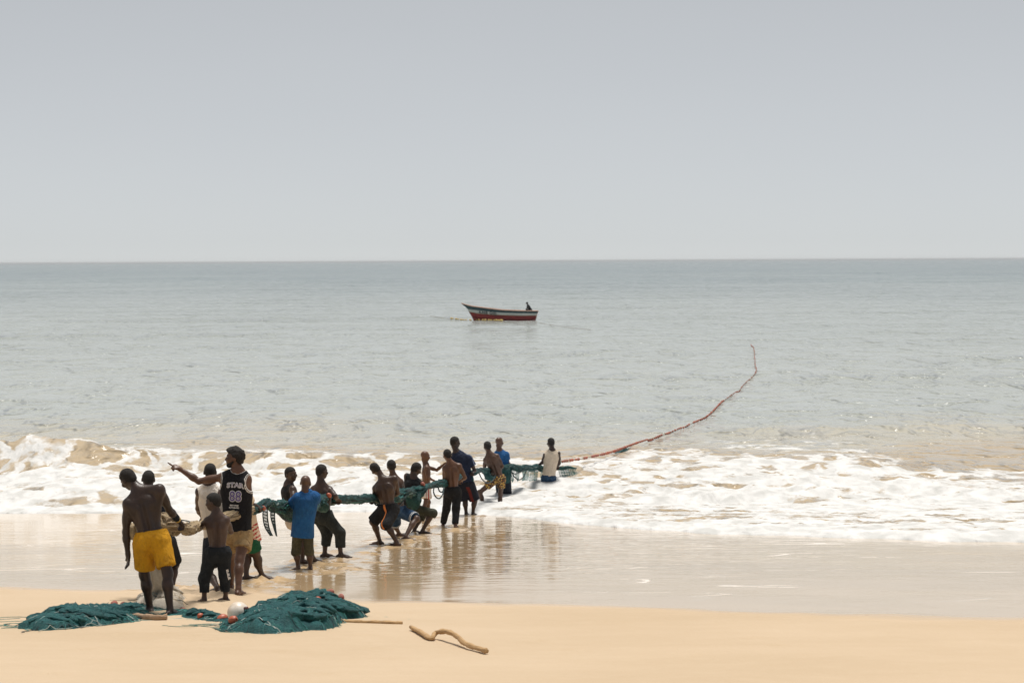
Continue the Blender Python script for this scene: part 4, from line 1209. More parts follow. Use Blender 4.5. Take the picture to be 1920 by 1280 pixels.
def heap(name, label, cat, front, back, hfun, mat, twine, seed, cell=.020, nstrand=120, ridge=.55, group=None, folds=0, avoid=None):
    poly = np.array([G(*p)[:2] for p in front] + [G(*p)[:2] for p in back[::-1]])
    lo = poly.min(0) - .06; hi = poly.max(0) + .06
    xs = np.arange(lo[0], hi[0], cell); ys = np.arange(lo[1], hi[1], cell * 1.3)
    X, Y = np.meshgrid(xs, ys)
    Pq = np.stack([X, Y], -1)
    D = np.full(X.shape, 1e9); inside = np.zeros(X.shape, bool)
    for a, b in zip(poly, np.roll(poly, -1, 0)):
        ab = b - a; q = Pq - a; t = np.clip((q @ ab) / (ab @ ab + 1e-12), 0, 1)
        D = np.minimum(D, np.linalg.norm(q - t[..., None] * ab, axis=-1))
        cond = ((a[1] > Y) != (b[1] > Y)) & (X < (b[0] - a[0]) * (Y - a[1]) / (b[1] - a[1] + 1e-12) + a[0])
        inside ^= cond
    D = np.where(inside, D, -D) + (fbm(X * 5 + seed, Y * 5, 4) - .5) * .20
    wx = X + (fbm(X * 2.3 + seed, Y * 2.3, 3) - .5) * .55; wy = Y + (fbm(X * 2.3, Y * 2.3 + seed, 3) - .5) * .55
    r1 = 1 - np.abs(2 * fbm(wx * 3.0 + seed, wy * 1.7, 2) - 1); r2 = 1 - np.abs(2 * fbm(wx * 7.5 + seed, wy * 4.5 + 3, 2) - 1)
    r3 = fbm(X * 22 + seed, Y * 14, 3)
    H = hfun(X, Y)
    edge = np.sqrt(np.clip(1 - (1 - np.clip(D / .30, 0, 1)) ** 2, 0, 1)) ** 1.25
    Z = H * edge * ((1 - ridge) + ridge * (1.35 * r1 ** 2.2 + .75 * r2 ** 1.8)) + edge * (r3 - .5) * .03 + np.where(D > 0, .012, -.03)
    base = sand_base(Y)
    keep = D > -.02
    V = np.stack([X, Y, base + Z], -1)
    Fq = grid_faces(len(ys), len(xs)); kf = keep.ravel()[Fq].any(1); Fq = Fq[kf]
    used = np.unique(Fq); remap = np.full(X.size, -1); remap[used] = np.arange(len(used))
    c = poly.mean(0); root = thing(name, label, cat, (c[0], c[1], float(sand_base(c[1]))), group)
    o = mesh_np('netting', V.reshape(-1, 3)[used] - nv(root.location), remap[Fq], mat); o.parent = root
    rs = np.random.RandomState(int(seed * 10) + 1)
    def surf(p):
        j = np.clip(((p[:, 0] - xs[0]) / cell).astype(int), 0, len(xs) - 1); i = np.clip(((p[:, 1] - ys[0]) / (cell * 1.3)).astype(int), 0, len(ys) - 1)
        return (base + Z)[i, j], D[i, j]
    for nm, m_, cnt, rr in (('twine', twine, nstrand, .0032), ('pale_twine', PALE, nstrand // 5, .0040), ('dark_twine', STRAND_D, nstrand // 3, .004)):
        paths = []
        for _ in range(cnt):
            i = rs.randint(len(poly)); p = poly[rs.randint(len(poly))] * .5 + poly[i] * .5
            p = p + rs.normal(0, .15, 2); ang = rs.uniform(0, 6.28); q = [p]
            for s in range(rs.randint(10, 34)):
                ang += rs.normal(0, .28); p = p + nv((math.cos(ang), math.sin(ang))) * .028; q.append(p)
            q = np.array(q); z, d = surf(q); ok = d > -.09
            if ok.sum() < 6: continue
            z = np.where(d > .0, z, sand_base(q[:, 1]) + .002)
            q, z = q[ok], z[ok]
            zz = np.convolve(np.pad(z, 1, 'edge'), [.25, .5, .25], 'valid')
            paths.append(np.column_stack([q, np.maximum(z, zz) + .006]))
        if paths:
            t = tubes(nm, paths, rr, 3, m_, root, closed_caps=False); t['kind'] = 'stuff'
    # loose folds of net lying over one another
    for _ in range(folds):
        i = rs.randint(len(poly)); p = poly[rs.randint(len(poly))] * .45 + poly[i] * .35 + poly.mean(0) * .20
        p = p + rs.normal(0, .06, 2); ang = rs.uniform(-.9, .9) + (math.pi if rs.rand() < .5 else 0); q = [p]
        for s_ in range(rs.randint(7, 17)):
            ang += rs.normal(0, .30); p = p + nv((math.cos(ang), math.sin(ang) * .8)) * .036; q.append(p)
        q = np.array(q); z, d = surf(q); ok = d > .03
        if avoid is not None: ok &= np.abs(q[:, 0] - avoid) > .27
        if ok.sum() < 5: continue
        q, z = q[ok], z[ok]; zz = np.convolve(np.pad(z, 2, 'edge'), np.ones(5) / 5, 'valid')
        c = catmull(np.column_stack([q, zz + .012]), 4); k = np.linspace(0, np.pi, len(c))
        tubes('fold_of_netting', [c], [.010 + rs.uniform(.022, .050) * np.sin(k) ** .7], 18, mat, root, fold=.8, flat=rs.uniform(.45, .8))
    def zat(x, y):
        z, d = surf(np.array([[x, y]])); return float(z[0])
    return root, zat

def px_path(rows, n=8):
    """rows of (px, py, Y, radius px) -> smooth path, radii in metres"""
    pts = np.array([[*P(a, b, y), r * y / F] for a, b, y, r in rows])
    q = catmull(pts, n); return q[:, :3], q[:, 3]

def hang_net(root, name, left, right, nv_, mat, rad=.0035, sag=0.0):
    """a strip of loose meshes hanging between two edge lines: slanting twines crossing each other"""
    L = catmull(left, 8); Rr = catmull(right, 8); n = len(L); m_ = len(Rr)
    k = min(n, m_); L = L[np.linspace(0, n - 1, k).astype(int)]; Rr = Rr[np.linspace(0, m_ - 1, k).astype(int)]
    paths = [L, Rr]
    for s in range(-nv_, nv_ * 2):
        for sl in (1, -1):
            t = np.linspace(0, 1, k); u = (s / nv_) + sl * t * 1.0
            ok = (u > 0) & (u < 1)
            if ok.sum() < 4: continue
            q = L[ok] * (1 - u[ok])[:, None] + Rr[ok] * u[ok][:, None]
            q[:, 1] += sag * np.sin(np.pi * u[ok])
            paths.append(q)
    o = tubes(name, paths, rad, 3, mat, root, closed_caps=False)
    return o

def build_nets():
    rs = random.Random(4)
    # --- heap on the left, at the feet of the man in yellow
    def h1(X, Y):
        return .60 * (.105 + .03 * np.exp(-((X + 4.4) / .5) ** 2) + .02 * np.sin(X * 5)) * (1 - .85 * np.exp(-((X + 3.72) / .28) ** 2)) * (1 - .35 * sstep(-3.4, -3.1, X))
    a1, z1 = heap('fishing_net', 'low spread of teal netting on dry sand at far left', 'net',
                  [(34, 1178), (68, 1181), (140, 1178), (236, 1166), (262, 1161), (330, 1158), (380, 1164), (430, 1169)],
                  [(40, 1174), (78, 1158), (170, 1147), (250, 1141), (335, 1144), (385, 1154), (430, 1162)], h1, NET, STRAND, 2.3, nstrand=170, ridge=.72, folds=60, avoid=-3.70)
    # --- heap in the middle
    def h2(X, Y):
        cx = G(560, 1160).x
        return (.092 + .034 * np.exp(-((X - cx - .10) / .40) ** 2)) * (.40 + .60 * sstep(cx - .58, cx - .34, X))
    a2, z2 = heap('fishing_net', 'tall crumpled heap of teal netting beside the white buoy', 'net',
                  [(411, 1181), (440, 1184), (470, 1189), (492, 1191), (560, 1187), (616, 1183), (630, 1176), (642, 1167), (677, 1161)],
                  [(414, 1171), (446, 1163), (486, 1152), (540, 1143), (592, 1139), (640, 1142), (677, 1153)], h2, NET, STRAND, 5.1, nstrand=230, ridge=.74, folds=80)
    # --- cream bundle on the sand behind the man in yellow
    heap('fishing_net', 'cream netting bunched on the sand behind the yellow shorts man', 'net',
         [(258, 1139), (300, 1145), (332, 1144), (348, 1137)], [(262, 1124), (300, 1118), (330, 1117), (346, 1126)],
         lambda X, Y: .105 + .02 * np.sin(X * 9), CREAM, simple('cream_twine', (.70, .60, .45), .7, .2), 8.4, nstrand=24, ridge=.4, folds=7)
    # floats lying in the heaps
    def lay(px, py, r, mat, kind, label, z=None, lift=.6, group='floats lying on the net heaps'):
        p = G(px, py + 7)
        zz = max(z1(p.x, p.y), float(sand_base(p.y))) if z == 1 else max(z2(p.x, p.y), float(sand_base(p.y))) if z == 2 else float(sand_base(p.y))
        o = put_float('float', kind, mat, (p.x, p.y, zz + r * lift), r, (rs.uniform(-.5, .5), rs.uniform(-.4, .4), rs.uniform(0, 3)), None)
        o['label'] = label; o['category'] = 'float'; o['group'] = group
    lay(214, 1129, .040, RED, 'r', 'dull red float on the left end heap, upper of two', 1)
    lay(231, 1136, .038, RED, 'r', 'dull red float on the left heap just before the cream netting', 1)
    lay(342, 1141, .036, RED, 'r', 'small red float beside the cream netting on the sand')
    lay(376, 1155, .030, ORANGE, 'o', 'pale orange float on the thin tail of the left net', 1)
    lay(417, 1158, .050, ORANGE, 'o', 'bright orange float left of the white buoy')
    lay(437, 1170, .044, ORANGE, 'o', 'bright orange float resting against the front of the white buoy', 2, .9)
    lay(463, 1146, .038, RED, 'r', 'dark red float right of the white buoy', 2, .9)
    lay(620, 1135, .036, RED, 'r', 'dull red float on the right shoulder of the net heap', 2, .8)
    lay(640, 1140, .034, RED, 'r', 'small red float at the right end of the net heap', 2, .8)
    lay(596, 1150, .030, ORANGE, 'o', 'faded orange float sunk in the front of the net heap', 2, .5)
    # white buoy: ball with a collar and eye
    c = G(447, 1168); r = .112; cz = float(sand_base(c.y)) + r * .96
    root = thing('buoy', 'round white plastic buoy at the left end of the net heap', 'buoy', (c.x, c.y, cz - r))
    u, v = np.meshgrid(np.linspace(0, 2 * np.pi, 41), np.linspace(0, np.pi, 25))
    q = np.stack([np.sin(v) * np.cos(u), np.sin(v) * np.sin(u), np.cos(v)], -1)
    rr = r * (1 - .010 * np.exp(-(q[..., 2] / .05) ** 2))
    o = mesh_np('ball', (q * rr[..., None] + nv((0, 0, r))).reshape(-1, 3), grid_faces(25, 41), BUOY); o.parent = root
    d = unit(nv((.62, -.45, .35))); path = [nv((0, 0, r)) + d * r * .95, nv((0, 0, r)) + d * r * 1.22]
    V, Fq, cap = tube_arrays(path, nv((.028, .020)), 14)
    o = mesh_np('eye_lug', V, np.concatenate([Fq[:, [0, 1, 2]], Fq[:, [0, 2, 3]], cap]), simple('dark_lug', (.09, .025, .02), .5, .3)); o.parent = root
    # --- hauled net, in the hands of the people
    top = thing('hauled_net', 'long twisted green fishing net held by the line of people', 'net', tuple(P(600, 1050, 36)))
    green = [(468, 955, 30.6, 6.4), (478, 956, 31.0, 7.2), (489, 949, 31.3, 8.8), (503, 943, 31.9, 8.0), (513, 950, 32.2, 9.6), (528, 951, 32.8, 11.2), (546, 957, 33.5, 15.2),
             (560, 954, 33.7, 14.4), (578, 950, 33.8, 12.0), (598, 941, 35.3, 11.0), (611, 936, 36.1, 10), (622, 938, 36.3, 8.5), (634, 936, 36.2, 6.4), (655, 936, 37.2, 7.2),
             (680, 935, 38.4, 6.8), (699, 933, 39.4, 6.8), (713, 936, 39.6, 9.4), (733, 933, 39.7, 9.4), (748, 930, 40.6, 9.4), (762, 922, 41.1, 6.2), (772, 924, 42.9, 8.7),
             (784, 923, 43.0, 8.7), (797, 913, 43.25, 5.0), (806, 911, 43.9, 4.3), (816, 908, 44.7, 5.0), (827, 906, 45.6, 6.2), (836, 905, 46.2, 6.8), (850, 900, 48.4, 5.6),
             (866, 889, 51.6, 5.6), (876, 888, 51.8, 6.2), (888, 886, 52.0, 5.0), (900, 881, 53.8, 3.7), (910, 882, 55.0, 4.3), (920, 883, 56.0, 5.6), (935, 880, 56.8, 5.6),
             (945, 881, 57.2, 7.4), (961, 875, 57.6, 5.0), (973, 879, 58.2, 5.6), (986, 876, 58.9, 5.0), (997, 878, 59.8, 5.0), (1008, 875, 60.8, 5.0), (1020, 879, 61.0, 4.3),
             (1040, 878, 61.1, 3.1), (1056, 877, 61.3, 2.8), (1068, 876, 61.6, 2.2), (1080, 878, 61.9, 1.2)]
    pts, rad = px_path(green, 12); rad = rad * .9
    o = tubes('twisted_netting', [pts], [rad], 48, NET_WET, top, fold=.80)
    wrap_twine('twine', pts, rad, top, STRAND, 260, .0055, 3); wrap_twine('dark_twine', pts, rad, top, STRAND_D, 240, .006, 4); wrap_twine('pale_twine', pts, rad, top, PALE, 40, .005, 5)
    beige = [(248, 983, 26.3, 8), (254, 996, 26.35, 12), (268, 994, 26.4, 12), (290, 982, 26.3, 12), (314, 977, 26.15, 14), (326, 986, 26.0, 15), (340, 988, 25.9, 8),
             (350, 992, 26.2, 9), (360, 989, 26.7, 10), (374, 985, 27.5, 7), (396, 980, 27.9, 8), (420, 972, 28.3, 8), (445, 964, 28.6, 8), (464, 957, 29.6, 7), (472, 955, 30.7, 6)]
    bt = thing('hauled_net', 'beige netting bundle stretched between the yellow shorts man and the child', 'net', tuple(P(330, 1120, 26.5)))
    pts, rad = px_path(beige, 12)
    tubes('twisted_netting', [pts], [rad], 40, BEIGE, bt, fold=.62)
    wrap_twine('twine', pts, rad, bt, simple('straw_twine', (.55, .42, .26), .8, .3), 120, .005, 6); wrap_twine('dark_twine', pts, rad, bt, simple('brown_twine', (.16, .10, .055), .8, .3), 50, .005, 7)
    pts, rad = px_path([(287, 985, 26.35, 8), (288, 1030, 26.5, 10), (291, 1070, 26.6, 13), (294, 1100, 26.7, 11), (288, 1132, 26.9, 7)], 12)
    tubes('hanging_netting', [pts], [rad], 36, CREAM, bt, fold=.55, flat=.45)
    pts, rad = px_path([(335, 974, 25.9, 1.2), (350, 976, 26.2, 1.2), (364, 980, 27.0, 1.2), (376, 981, 27.5, 1.2)], 8)
    tubes('head_rope', [pts], [rad], 6, STRAND_D, bt)
    # loops, drapes and trailing meshes of the hauled net
    dr = []
    for rows in ([(765, 922, 42.8, 8), (770, 936, 42.75, 9), (776, 948, 42.8, 7), (773, 954, 42.85, 3)], [(779, 925, 42.85, 8), (780, 940, 42.8, 8), (777, 951, 42.8, 3)],
                 [(876, 890, 51.6, 8), (880, 902, 51.55, 7), (882, 914, 51.55, 4), (881, 920, 51.6, 2)], [(946, 882, 57.0, 9), (949, 893, 57.0, 8), (950, 905, 57.05, 4)],
                 [(599, 941, 34.8, 11), (606, 951, 34.9, 10), (607, 958, 35.0, 5)], [(910, 882, 55.2, 6), (917, 896, 55.3, 6), (926, 893, 55.6, 6), (928, 884, 55.9, 5)],
                 [(540, 962, 33.3, 12), (545, 970, 33.35, 12), (552, 974, 33.4, 6)]):
        pts, rad = px_path(rows, 8); tubes('fold_of_netting', [pts], [rad], 24, NET_WET, top, fold=.6, flat=.6)
    for rows in ([(814, 912, 44.4), (813, 922, 44.4), (817, 931, 44.4), (824, 934, 44.6), (830, 926, 44.9), (832, 914, 45.3)],
                 [(821, 912, 44.8), (824, 920, 44.8), (829, 922, 45.0), (833, 914, 45.4)],
                 [(898, 886, 53.4), (904, 898, 53.5), (914, 905, 53.9), (924, 900, 54.6), (929, 890, 55.6)],
                 [(700, 940, 39.3), (706, 947, 39.3), (713, 944, 39.4), (719, 938, 39.5)],
                 [(958, 882, 57.5), (964, 893, 57.6), (973, 899, 57.9), (981, 894, 58.3), (988, 880, 58.8)],
                 [(958, 884, 57.4), (966, 888, 57.6), (977, 884, 58.0), (983, 878, 58.5)],
                 [(517, 955, 32.3), (523, 963, 32.4), (531, 972, 32.8), (541, 977, 33.1)],
                 [(737, 956, 40.4), (746, 950, 40.4), (756, 938, 40.7), (760, 924, 40.9)]):
        q = catmull([P(a, b, y) for a, b, y in rows], 8); tubes('loop_of_rope', [q], .013, 6, STRAND_D, top)
    e = [[nv(P(*q)) for q in rows] for rows in ([(494, 950, 31.5), (493, 968, 31.5), (497, 988, 31.5), (507, 1004, 31.5)], [(501, 950, 31.6), (502, 972, 31.6), (505, 990, 31.6), (511, 1004, 31.6)],
                                              [(508, 950, 31.7), (508, 970, 31.7), (513, 988, 31.7), (518, 1004, 31.7)], [(515, 951, 31.8), (515, 970, 31.8), (517, 990, 31.8), (519, 1005, 31.8)])]
    for a, b, dark in ((0, 1, STRAND_D), (2, 3, STRAND_D)):
        hang_net(top, 'hanging_meshes', e[a], e[b], 5, dark, .0035)
    tubes('hanging_twine', [catmull(x, 8) for x in e], .0075, 6, STRAND_D, top)
    for k in range(8):
        x = 958 + k * 9 + rs.uniform(-3, 3); y0 = 57.6 + (x - 960) / 48 * 3.1
        q = [nv(P(x, 882, y0)), nv(P(x + rs.uniform(-3, 3), 892, y0 + .05)), nv(P(x + rs.uniform(-4, 4), 902 + rs.uniform(-3, 3), y0 + .1))]
        q2 = [nv(P(x + 7, 882, y0 + .3)), nv(P(x + 6, 891, y0 + .35)), nv(P(x + 5, 900, y0 + .4))]
        hang_net(top, 'hanging_meshes', q, q2, 4, STRAND, .005)
    for k in range(7):
        x = 1046 + k * 4.5; y0 = 61.2 + k * .1
        q = [nv(P(x, 877, y0)), nv(P(x + 2, 886, y0)), nv(P(x + 5, 897 - k, y0 + .05))]; q2 = [nv(P(x + 5, 877, y0)), nv(P(x + 8, 885, y0)), nv(P(x + 11, 893 - k, y0))]
        hang_net(top, 'hanging_meshes', q, q2, 3, STRAND if k % 2 else PALE, .006)
    for px, py, y, r, m_, kd in ((617, 928, 35.6, .034, ORANGE, 'o'), (494, 952, 31.15, .03, RED, 'r'), (793, 907, 43.1, .035, RED, 'r')):
        put_float('float', kd, m_, P(px, py, y), r, (.4, .7, .3), top)
    # --- float line running out into the sea
    fl = thing('float_line', 'curved line of small red floats running out over the sea', 'float line', tuple(P(1200, 835, 74)))
    seg = [(1046, 867, 61.0), (1062, 863.5, 61.9), (1085, 860.5, 63.2), (1115, 854.5, 65.2), (1150, 846, 68.0), (1200, 828, 73.2), (1250, 811, .04), (1300, 792, .04), (1335, 773, .04), (1358, 751, .03)]
    def line_pts(rows):
        out = []
        for i, (x, y, l) in enumerate(rows):
            if l > 1: out.append(nv(P(x, y, l)))
            else: out.append(nv(on_sea(x, y, l)))
        return out
    allp = []
    for rows, sp in ((seg, .30), ([(1358, 751, .02), (1370, 744, .01), (1382, 736, .03), (1389, 727, .04), (1396, 719, .02), (1407, 711, .01)], .40), ([(1407, 711, .01), (1414, 704, .03), (1418, 694, .05), (1416, 682, .05), (1415, 670, .03), (1414, 658, .01), (1408, 645, .0)], .42)):
        c = catmull(line_pts(rows), 24)
        tubes('rope', [c], .010, 6, ROPE, fl)
        s = np.concatenate([[0], np.cumsum(np.linalg.norm(np.diff(c, axis=0), axis=1))])
        d = .5
        while d < s[-1]:
            q = nv([np.interp(d, s, c[:, i]) for i in range(3)]); t = nv([np.interp(d + .1, s, c[:, i]) for i in range(3)]) - q
            q[2] = q[2] if (d < 14 and rows is seg) else sea_z(q[0], q[1]) + .045
            put_float('float', *(('r', RED) if rs.random() < .7 else ('o', ORANGE)), Vector(q), rs.uniform(.030, .042) * (.62 if sp > .35 else 1), (0, rs.uniform(-.3, .3), math.atan2(t[1], t[0])), fl)
            d += sp * rs.uniform(.75, 1.3) + (.5 if rs.random() < .06 else 0)
    for rows in ([(1150, 851), (1165, 846), (1180, 841)],):
        c = catmull([nv(on_sea(x + 2, y + 1, -.01)) for x, y in rows], 10); k = np.linspace(0, np.pi, len(c))
        tubes('floating_netting', [c], [.03 + .10 * np.sin(k)], 16, NET_WET, fl, fold=.5, flat=.3)
    # --- sticks
    def stick(label, rows, radii, mat, name='driftwood_stick', knots=()):
        pts = []
        for (x, y, l) in rows:
            g = G(x, y); pts.append(nv((g.x, g.y, float(sand_base(g.y)) + l)))
        q = catmull(np.column_stack([pts, radii]), 10); path, rad = q[:, :3], q[:, 3]
        t = np.arange(len(path)); rad = rad * (1 + .10 * np.sin(t * .9) + .06 * np.sin(t * 2.3 + 1))
        V, Fq, cap = tube_arrays(path, rad, 16, .34, 2.0)
        T = np.concatenate([Fq[:, [0, 1, 2]], Fq[:, [0, 2, 3]], cap])
        c = path.mean(0); o = mesh_np(name, V - c, T, mat); o.location = c
        o['label'] = label; o['category'] = 'stick'
        return o
    stick('short thick wooden pole lying across the feet of the yellow shorts man', [(238, 1161, .03), (262, 1161, .032), (290, 1163, .032), (313, 1163, .034)], [.030, .032, .033, .034], WOODG, 'wooden_pole')
    stick('straight wooden stick poking out of the right of the net heap', [(620, 1168, .03), (650, 1169, .024), (690, 1170, .022), (730, 1171, .022), (755, 1171, .022)], [.020, .021, .022, .021, .019], WOOD)
    stick('crooked bent driftwood stick alone on the dry sand', [(771, 1181, .03), (790, 1191, .03), (808, 1200, .02), (817, 1196, .05), (835, 1200, .085), (855, 1206, .075), (872, 1212, .03), (895, 1219, .022), (912, 1224, .022)],
          [.019, .021, .020, .021, .021, .021, .021, .020, .020], WOOD)
# ------------------------------------------------------------------ the boat offshore
def build_boat():
    c = G(940, 600, z=0.0); K = c.y / F
    boat = thing('fishing_boat', 'long wooden fishing boat with red hull and raised bow offshore', 'boat', (c.x, c.y, 0))
    X = lambda px: (px - 940) * K
    Z = lambda py: (600 - py) * K
    n = 34; t = np.linspace(0, 1, n)
    def line(ctrl):
        """ctrl: rows of (t, px, py, half width)"""
        a = np.array(ctrl, float)
        return np.stack([X(np.interp(t, a[:, 0], a[:, 1])), np.interp(t, a[:, 0], a[:, 3]), Z(np.interp(t, a[:, 0], a[:, 2]))], -1)
    def sm(l):
        for _ in range(2): l[1:-1] = .25 * l[:-2] + .5 * l[1:-1] + .25 * l[2:]
        return l
    keel = sm(line([(0, 889, 603, .02), (.15, 903, 607, .12), (.5, 948, 609, .22), (.85, 990, 608, .15), (1, 1002, 604, .06)]))
    chine = sm(line([(0, 885, 594, .03), (.15, 902, 600, .40), (.5, 948, 602, .68), (.85, 988, 602, .58), (1, 1004, 599, .28)]))
    redt = sm(line([(0, 879.0, 583.8, .035), (.12, 897, 587.5, .42), (.3, 920, 589.3, .70), (.5, 945, 590.6, .84), (.75, 975, 591.6, .80), (1, 1006, 591.5, .42)]))
    whit = sm(line([(0, 877, 579, .04), (.10, 890, 580.4, .40), (.3, 917, 583.6, .74), (.5, 943, 585.6, .88), (.75, 975, 586.8, .84), (1, 1007, 587.4, .44)]))
    gun = sm(line([(0, 865.0, 568.2, .045), (.06, 873, 571, .2), (.12, 884, 573.8, .44), (.3, 913, 577.6, .78), (.5, 942, 581.2, .92), (.75, 975, 582.7, .88), (1, 1009, 583.4, .46)]))
    def strake(name, a, b, mat, th=.03):
        """both sides of one strake, with thickness"""
        for sgn in (1, -1):
            A = a * (1, sgn, 1); B = b * (1, sgn, 1); Ai = A - nv((0, sgn * th, 0)); Bi = B - nv((0, sgn * th, 0))
            V = np.concatenate([A, B, Bi, Ai]); F_ = []
            for r0, r1 in ((0, 1), (1, 2), (2, 3), (3, 0)):
                i = np.arange(n - 1); F_.append(np.stack([r0 * n + i, r0 * n + i + 1, r1 * n + i + 1, r1 * n + i], -1))
            o = mesh_np(name, V, np.concatenate(F_), mat); o.parent = boat
    red = simple('red_hull_paint', (.30, .022, .016), .5, .4, 3.0, .01, 20.0, col2=(.19, .016, .014))
    white = simple('chalky_white_paint', (.58, .60, .56), .6, .3, 5.0, col2=(.44, .50, .47))
    teal = simple('dark_teal_paint', (.035, .085, .100), .55, .4, 4.0)
    pink = simple('faded_pink_rail', (.52, .33, .25), .65, .3, 5.0)
    dark = simple('bilge_wood', (.10, .07, .05), .8, .4)
    strake('bottom_planking', keel, chine, red); strake('red_topside', chine, redt, red); strake('white_band', redt, whit, white); strake('teal_plank', whit, gun, teal)
    for sgn in (1, -1):
        tubes('gunwale_rail', [gun * (1, sgn, 1) + nv((c.x, c.y, .02))], .045, 8, pink, boat)
        tubes('rubbing_strake', [redt * (1, sgn * 1.012, 1) + nv((c.x, c.y, .0))], .030, 8, pink, boat)
    V = np.concatenate([chine * (1, 1, 1), chine * (1, -1, 1)]) + nv((0, 0, .12)); i = np.arange(n - 1)
    o = mesh_np('floor_boards', V, np.stack([i, i + 1, n + i + 1, n + i], -1), dark); o.parent = boat
    # transom
    V = np.array([keel[-1], chine[-1], redt[-1], whit[-1], gun[-1], gun[-1] * (1, -1, 1), whit[-1] * (1, -1, 1), redt[-1] * (1, -1, 1), chine[-1] * (1, -1, 1), keel[-1] * (1, -1, 1)])
    me = bpy.data.meshes.new('transom'); me.from_pydata([tuple(v) for v in V] + [tuple(v + nv((.05, 0, 0))) for v in V], [],
        [tuple(range(10)), tuple(range(19, 9, -1))] + [(q, (q + 1) % 10, 10 + (q + 1) % 10, 10 + q) for q in range(10)]); me.materials.append(pink)
    o = bpy.data.objects.new('transom', me); COL.objects.link(o); o.parent = boat
    for k in (8, 15, 22, 28):
        g = whit[k]; bx = [(g[0] - .1, -g[1], g[2] + .05), (g[0] + .1, -g[1], g[2] + .05), (g[0] + .1, g[1], g[2] + .05), (g[0] - .1, g[1], g[2] + .05)]
        me = bpy.data.meshes.new('thwart'); me.from_pydata(bx + [(a, b, d + .05) for a, b, d in bx], [], [(0, 3, 2, 1), (4, 5, 6, 7), (0, 1, 5, 4), (1, 2, 6, 5), (2, 3, 7, 6), (3, 0, 4, 7)])
        me.materials.append(pink); o = bpy.data.objects.new('thwart', me); COL.objects.link(o); o.parent = boat
    # painted letters on the band, near side
    cu = bpy.data.curves.new('lettering_source', 'FONT'); cu.body = 'KNB OSJ'; cu.size = .36; cu.align_x = 'CENTER'; cu.offset = .012; cu.space_character = 1.25
    ob = bpy.data.objects.new('lettering_source', cu); COL.objects.link(ob); bpy.context.view_layer.update()
    ms = bpy.data.meshes.new_from_object(ob.evaluated_get(bpy.context.evaluated_depsgraph_get())); bpy.data.objects.remove(ob); bpy.data.curves.remove(cu)
    ms.name = 'lettering'; ms.materials.clear(); ms.materials.append(simple('black_boat_paint', (.03, .035, .04), .6, .3))
    for v in ms.vertices:
        xx = X(914.5) + v.co.x; zz = Z(588.2) - (xx - X(914.5)) * .09 + v.co.y
        yy = np.interp(xx, .5 * (redt[:, 0] + whit[:, 0]), np.maximum(redt[:, 1], whit[:, 1]))
        v.co = (xx, -(yy + .02), zz)
    o = bpy.data.objects.new('lettering', ms); COL.objects.link(o); o.parent = boat
    # the boatman
    S = 1.0; Yb = c.y
    p = Person.__new__(Person)
    Person.__init__(p, 'dark clothed person sitting at the stern of the red boat', 'deep', 1.0, base=Yb, h=.018,
                    head=(988.2, 568.2), look=(-70, 0, 0), neck=(989.4, 571.8), shL=(989.6, 572.8, .20), shR=(990.0, 573.0, -.20), pelvis=(994.6, 581.0), hips=-80, build=1.3,
                    knL=(987.0, 579.8, .1), knR=(987.2, 580.0, -.1), anL=(985.6, 588.0, .1, -80), anR=(986.0, 588.2, -.1, -80), hL=(986.2, 578.6, .12), hR=(986.6, 578.8, -.14))
    p.root['group'] = 'person in the boat'
    p.top(M['black'], sleeve=.9, hem=-.04, loose=.03); p.shorts(M['black'], name='trousers', ln=1.6, loose=.03)
    # yellow float line lying before the bow
    yl = thing('float_line', 'thin line with yellow floats on the water before the boat', 'float line', tuple(on_sea(880, 599, .02)))
    rows = [(806, 594.5), (830, 596), (850, 597.5), (872, 598.5), (900, 600.2), (925, 601.0), (941, 601.5)]
    q = catmull([nv(on_sea(x, y, .05)) for x, y in rows], 16)
    tubes('rope', [q], .014, 6, ROPE, yl)
    rs = random.Random(2)
    for i in range(20):
        u = .30 + .70 * i / 19 + rs.uniform(-.012, .012); k = min(len(q) - 1, int(u * (len(q) - 1)))
        put_float('float', 'y', YELLOW, Vector(q[k]) + Vector((0, 0, .05)), rs.uniform(.065, .09), (0, 0, .1), yl)
    q = catmull([nv(on_sea(x, y, .04)) for x, y in [(1012, 606), (1040, 610), (1062, 612.5), (1085, 615), (1108, 618)]], 12)
    rl = thing('rope_line', 'faint rope trailing on the water right of the boat', 'rope', tuple(q[0]))
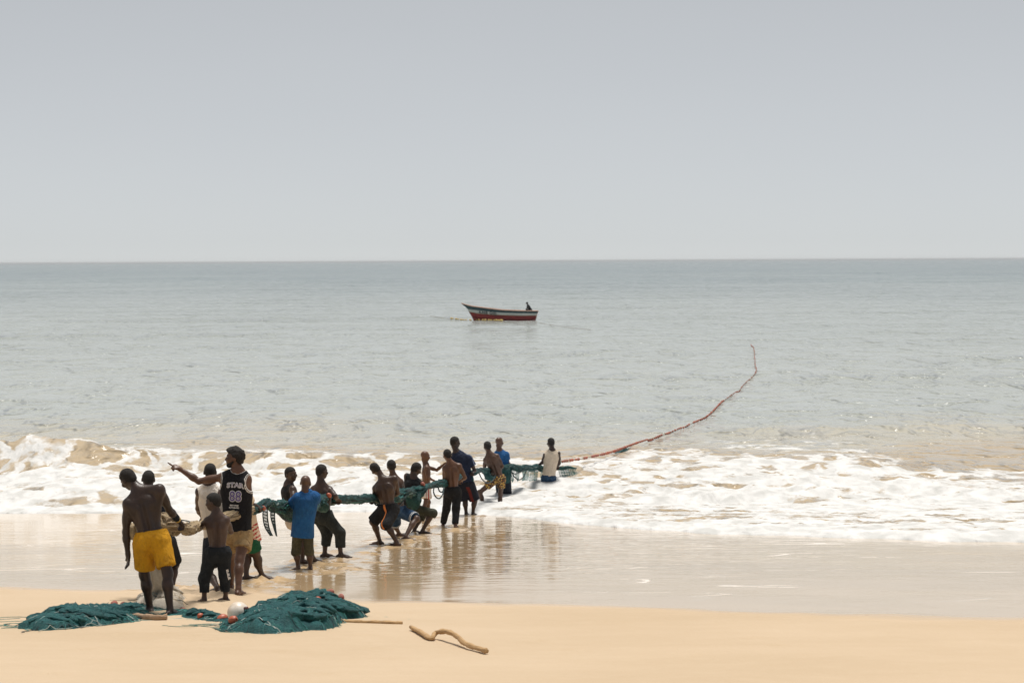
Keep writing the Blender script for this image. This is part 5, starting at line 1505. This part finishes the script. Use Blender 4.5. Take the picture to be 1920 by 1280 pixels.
    tubes('rope', [q], .014, 6, ROPE, rl)
people = build_people()
_r = random.Random(11)
for (x0, x1, y0, y1, n_) in ((318, 352, 1092, 1116, 16), (440, 525, 1058, 1100, 34), (545, 600, 1052, 1078, 18), (600, 700, 1035, 1075, 16), (690, 800, 1000, 1030, 26), (800, 900, 985, 1000, 10), (345, 420, 1100, 1122, 20), (230, 330, 1105, 1125, 12), (420, 560, 1085, 1120, 26), (330, 440, 1118, 1140, 12), (560, 700, 1010, 1060, 20)):
    for _ in range(n_):
        g = G(_r.uniform(x0, x1), _r.uniform(y0, y1)); FOOT_MARKS.append((g.x, g.y, _r.uniform(.05, .13), _r.uniform(.012, .028)))
for (x_, y_) in ((700, 1215), (735, 1232), (520, 1222), (1010, 1200), (1060, 1215), (160, 1215), (205, 1236), (1300, 1230), (1420, 1195), (1455, 1210), (90, 1262), (610, 1262), (348, 1176), (366, 1190), (392, 1200), (300, 1186), (322, 1200), (700, 1150), (724, 1158), (760, 1150), (690, 1190), (840, 1170), (235, 1186)):
    g = G(x_, y_); FOOT_MARKS.append((g.x, g.y, .11, .012))
sand_obj = build_sand()
sea_obj = build_sea()
build_nets()
build_boat()

# ------------------------------------------------------------------ sea haze
def build_haze():
    x0, x1, y0, y1, z0, z1 = -93000, 93000, -40, 43000, -7.2, 7.0
    V = [(x, y, z) for z in (z0, z1) for y in (y0, y1) for x in (x0, x1)]
    me = bpy.data.meshes.new('haze'); me.from_pydata(V, [], [(0, 2, 3, 1), (4, 5, 7, 6), (0, 1, 5, 4), (2, 6, 7, 3), (0, 4, 6, 2), (1, 3, 7, 5)])
    k = N('sea_haze')
    v = k.n('VolumePrincipled', {'Color': c4(.86, .88, .90), 'Density': 7.5e-5, 'Anisotropy': 0.0})
    k.t.links.new(v.outputs[0], k.out.inputs['Volume']); me.materials.append(k.m)
    o = bpy.data.objects.new('haze', me); COL.objects.link(o); o['kind'] = 'stuff'; o['label'] = 'thin pale sea haze lying over the water'; o['category'] = 'haze'
build_haze()
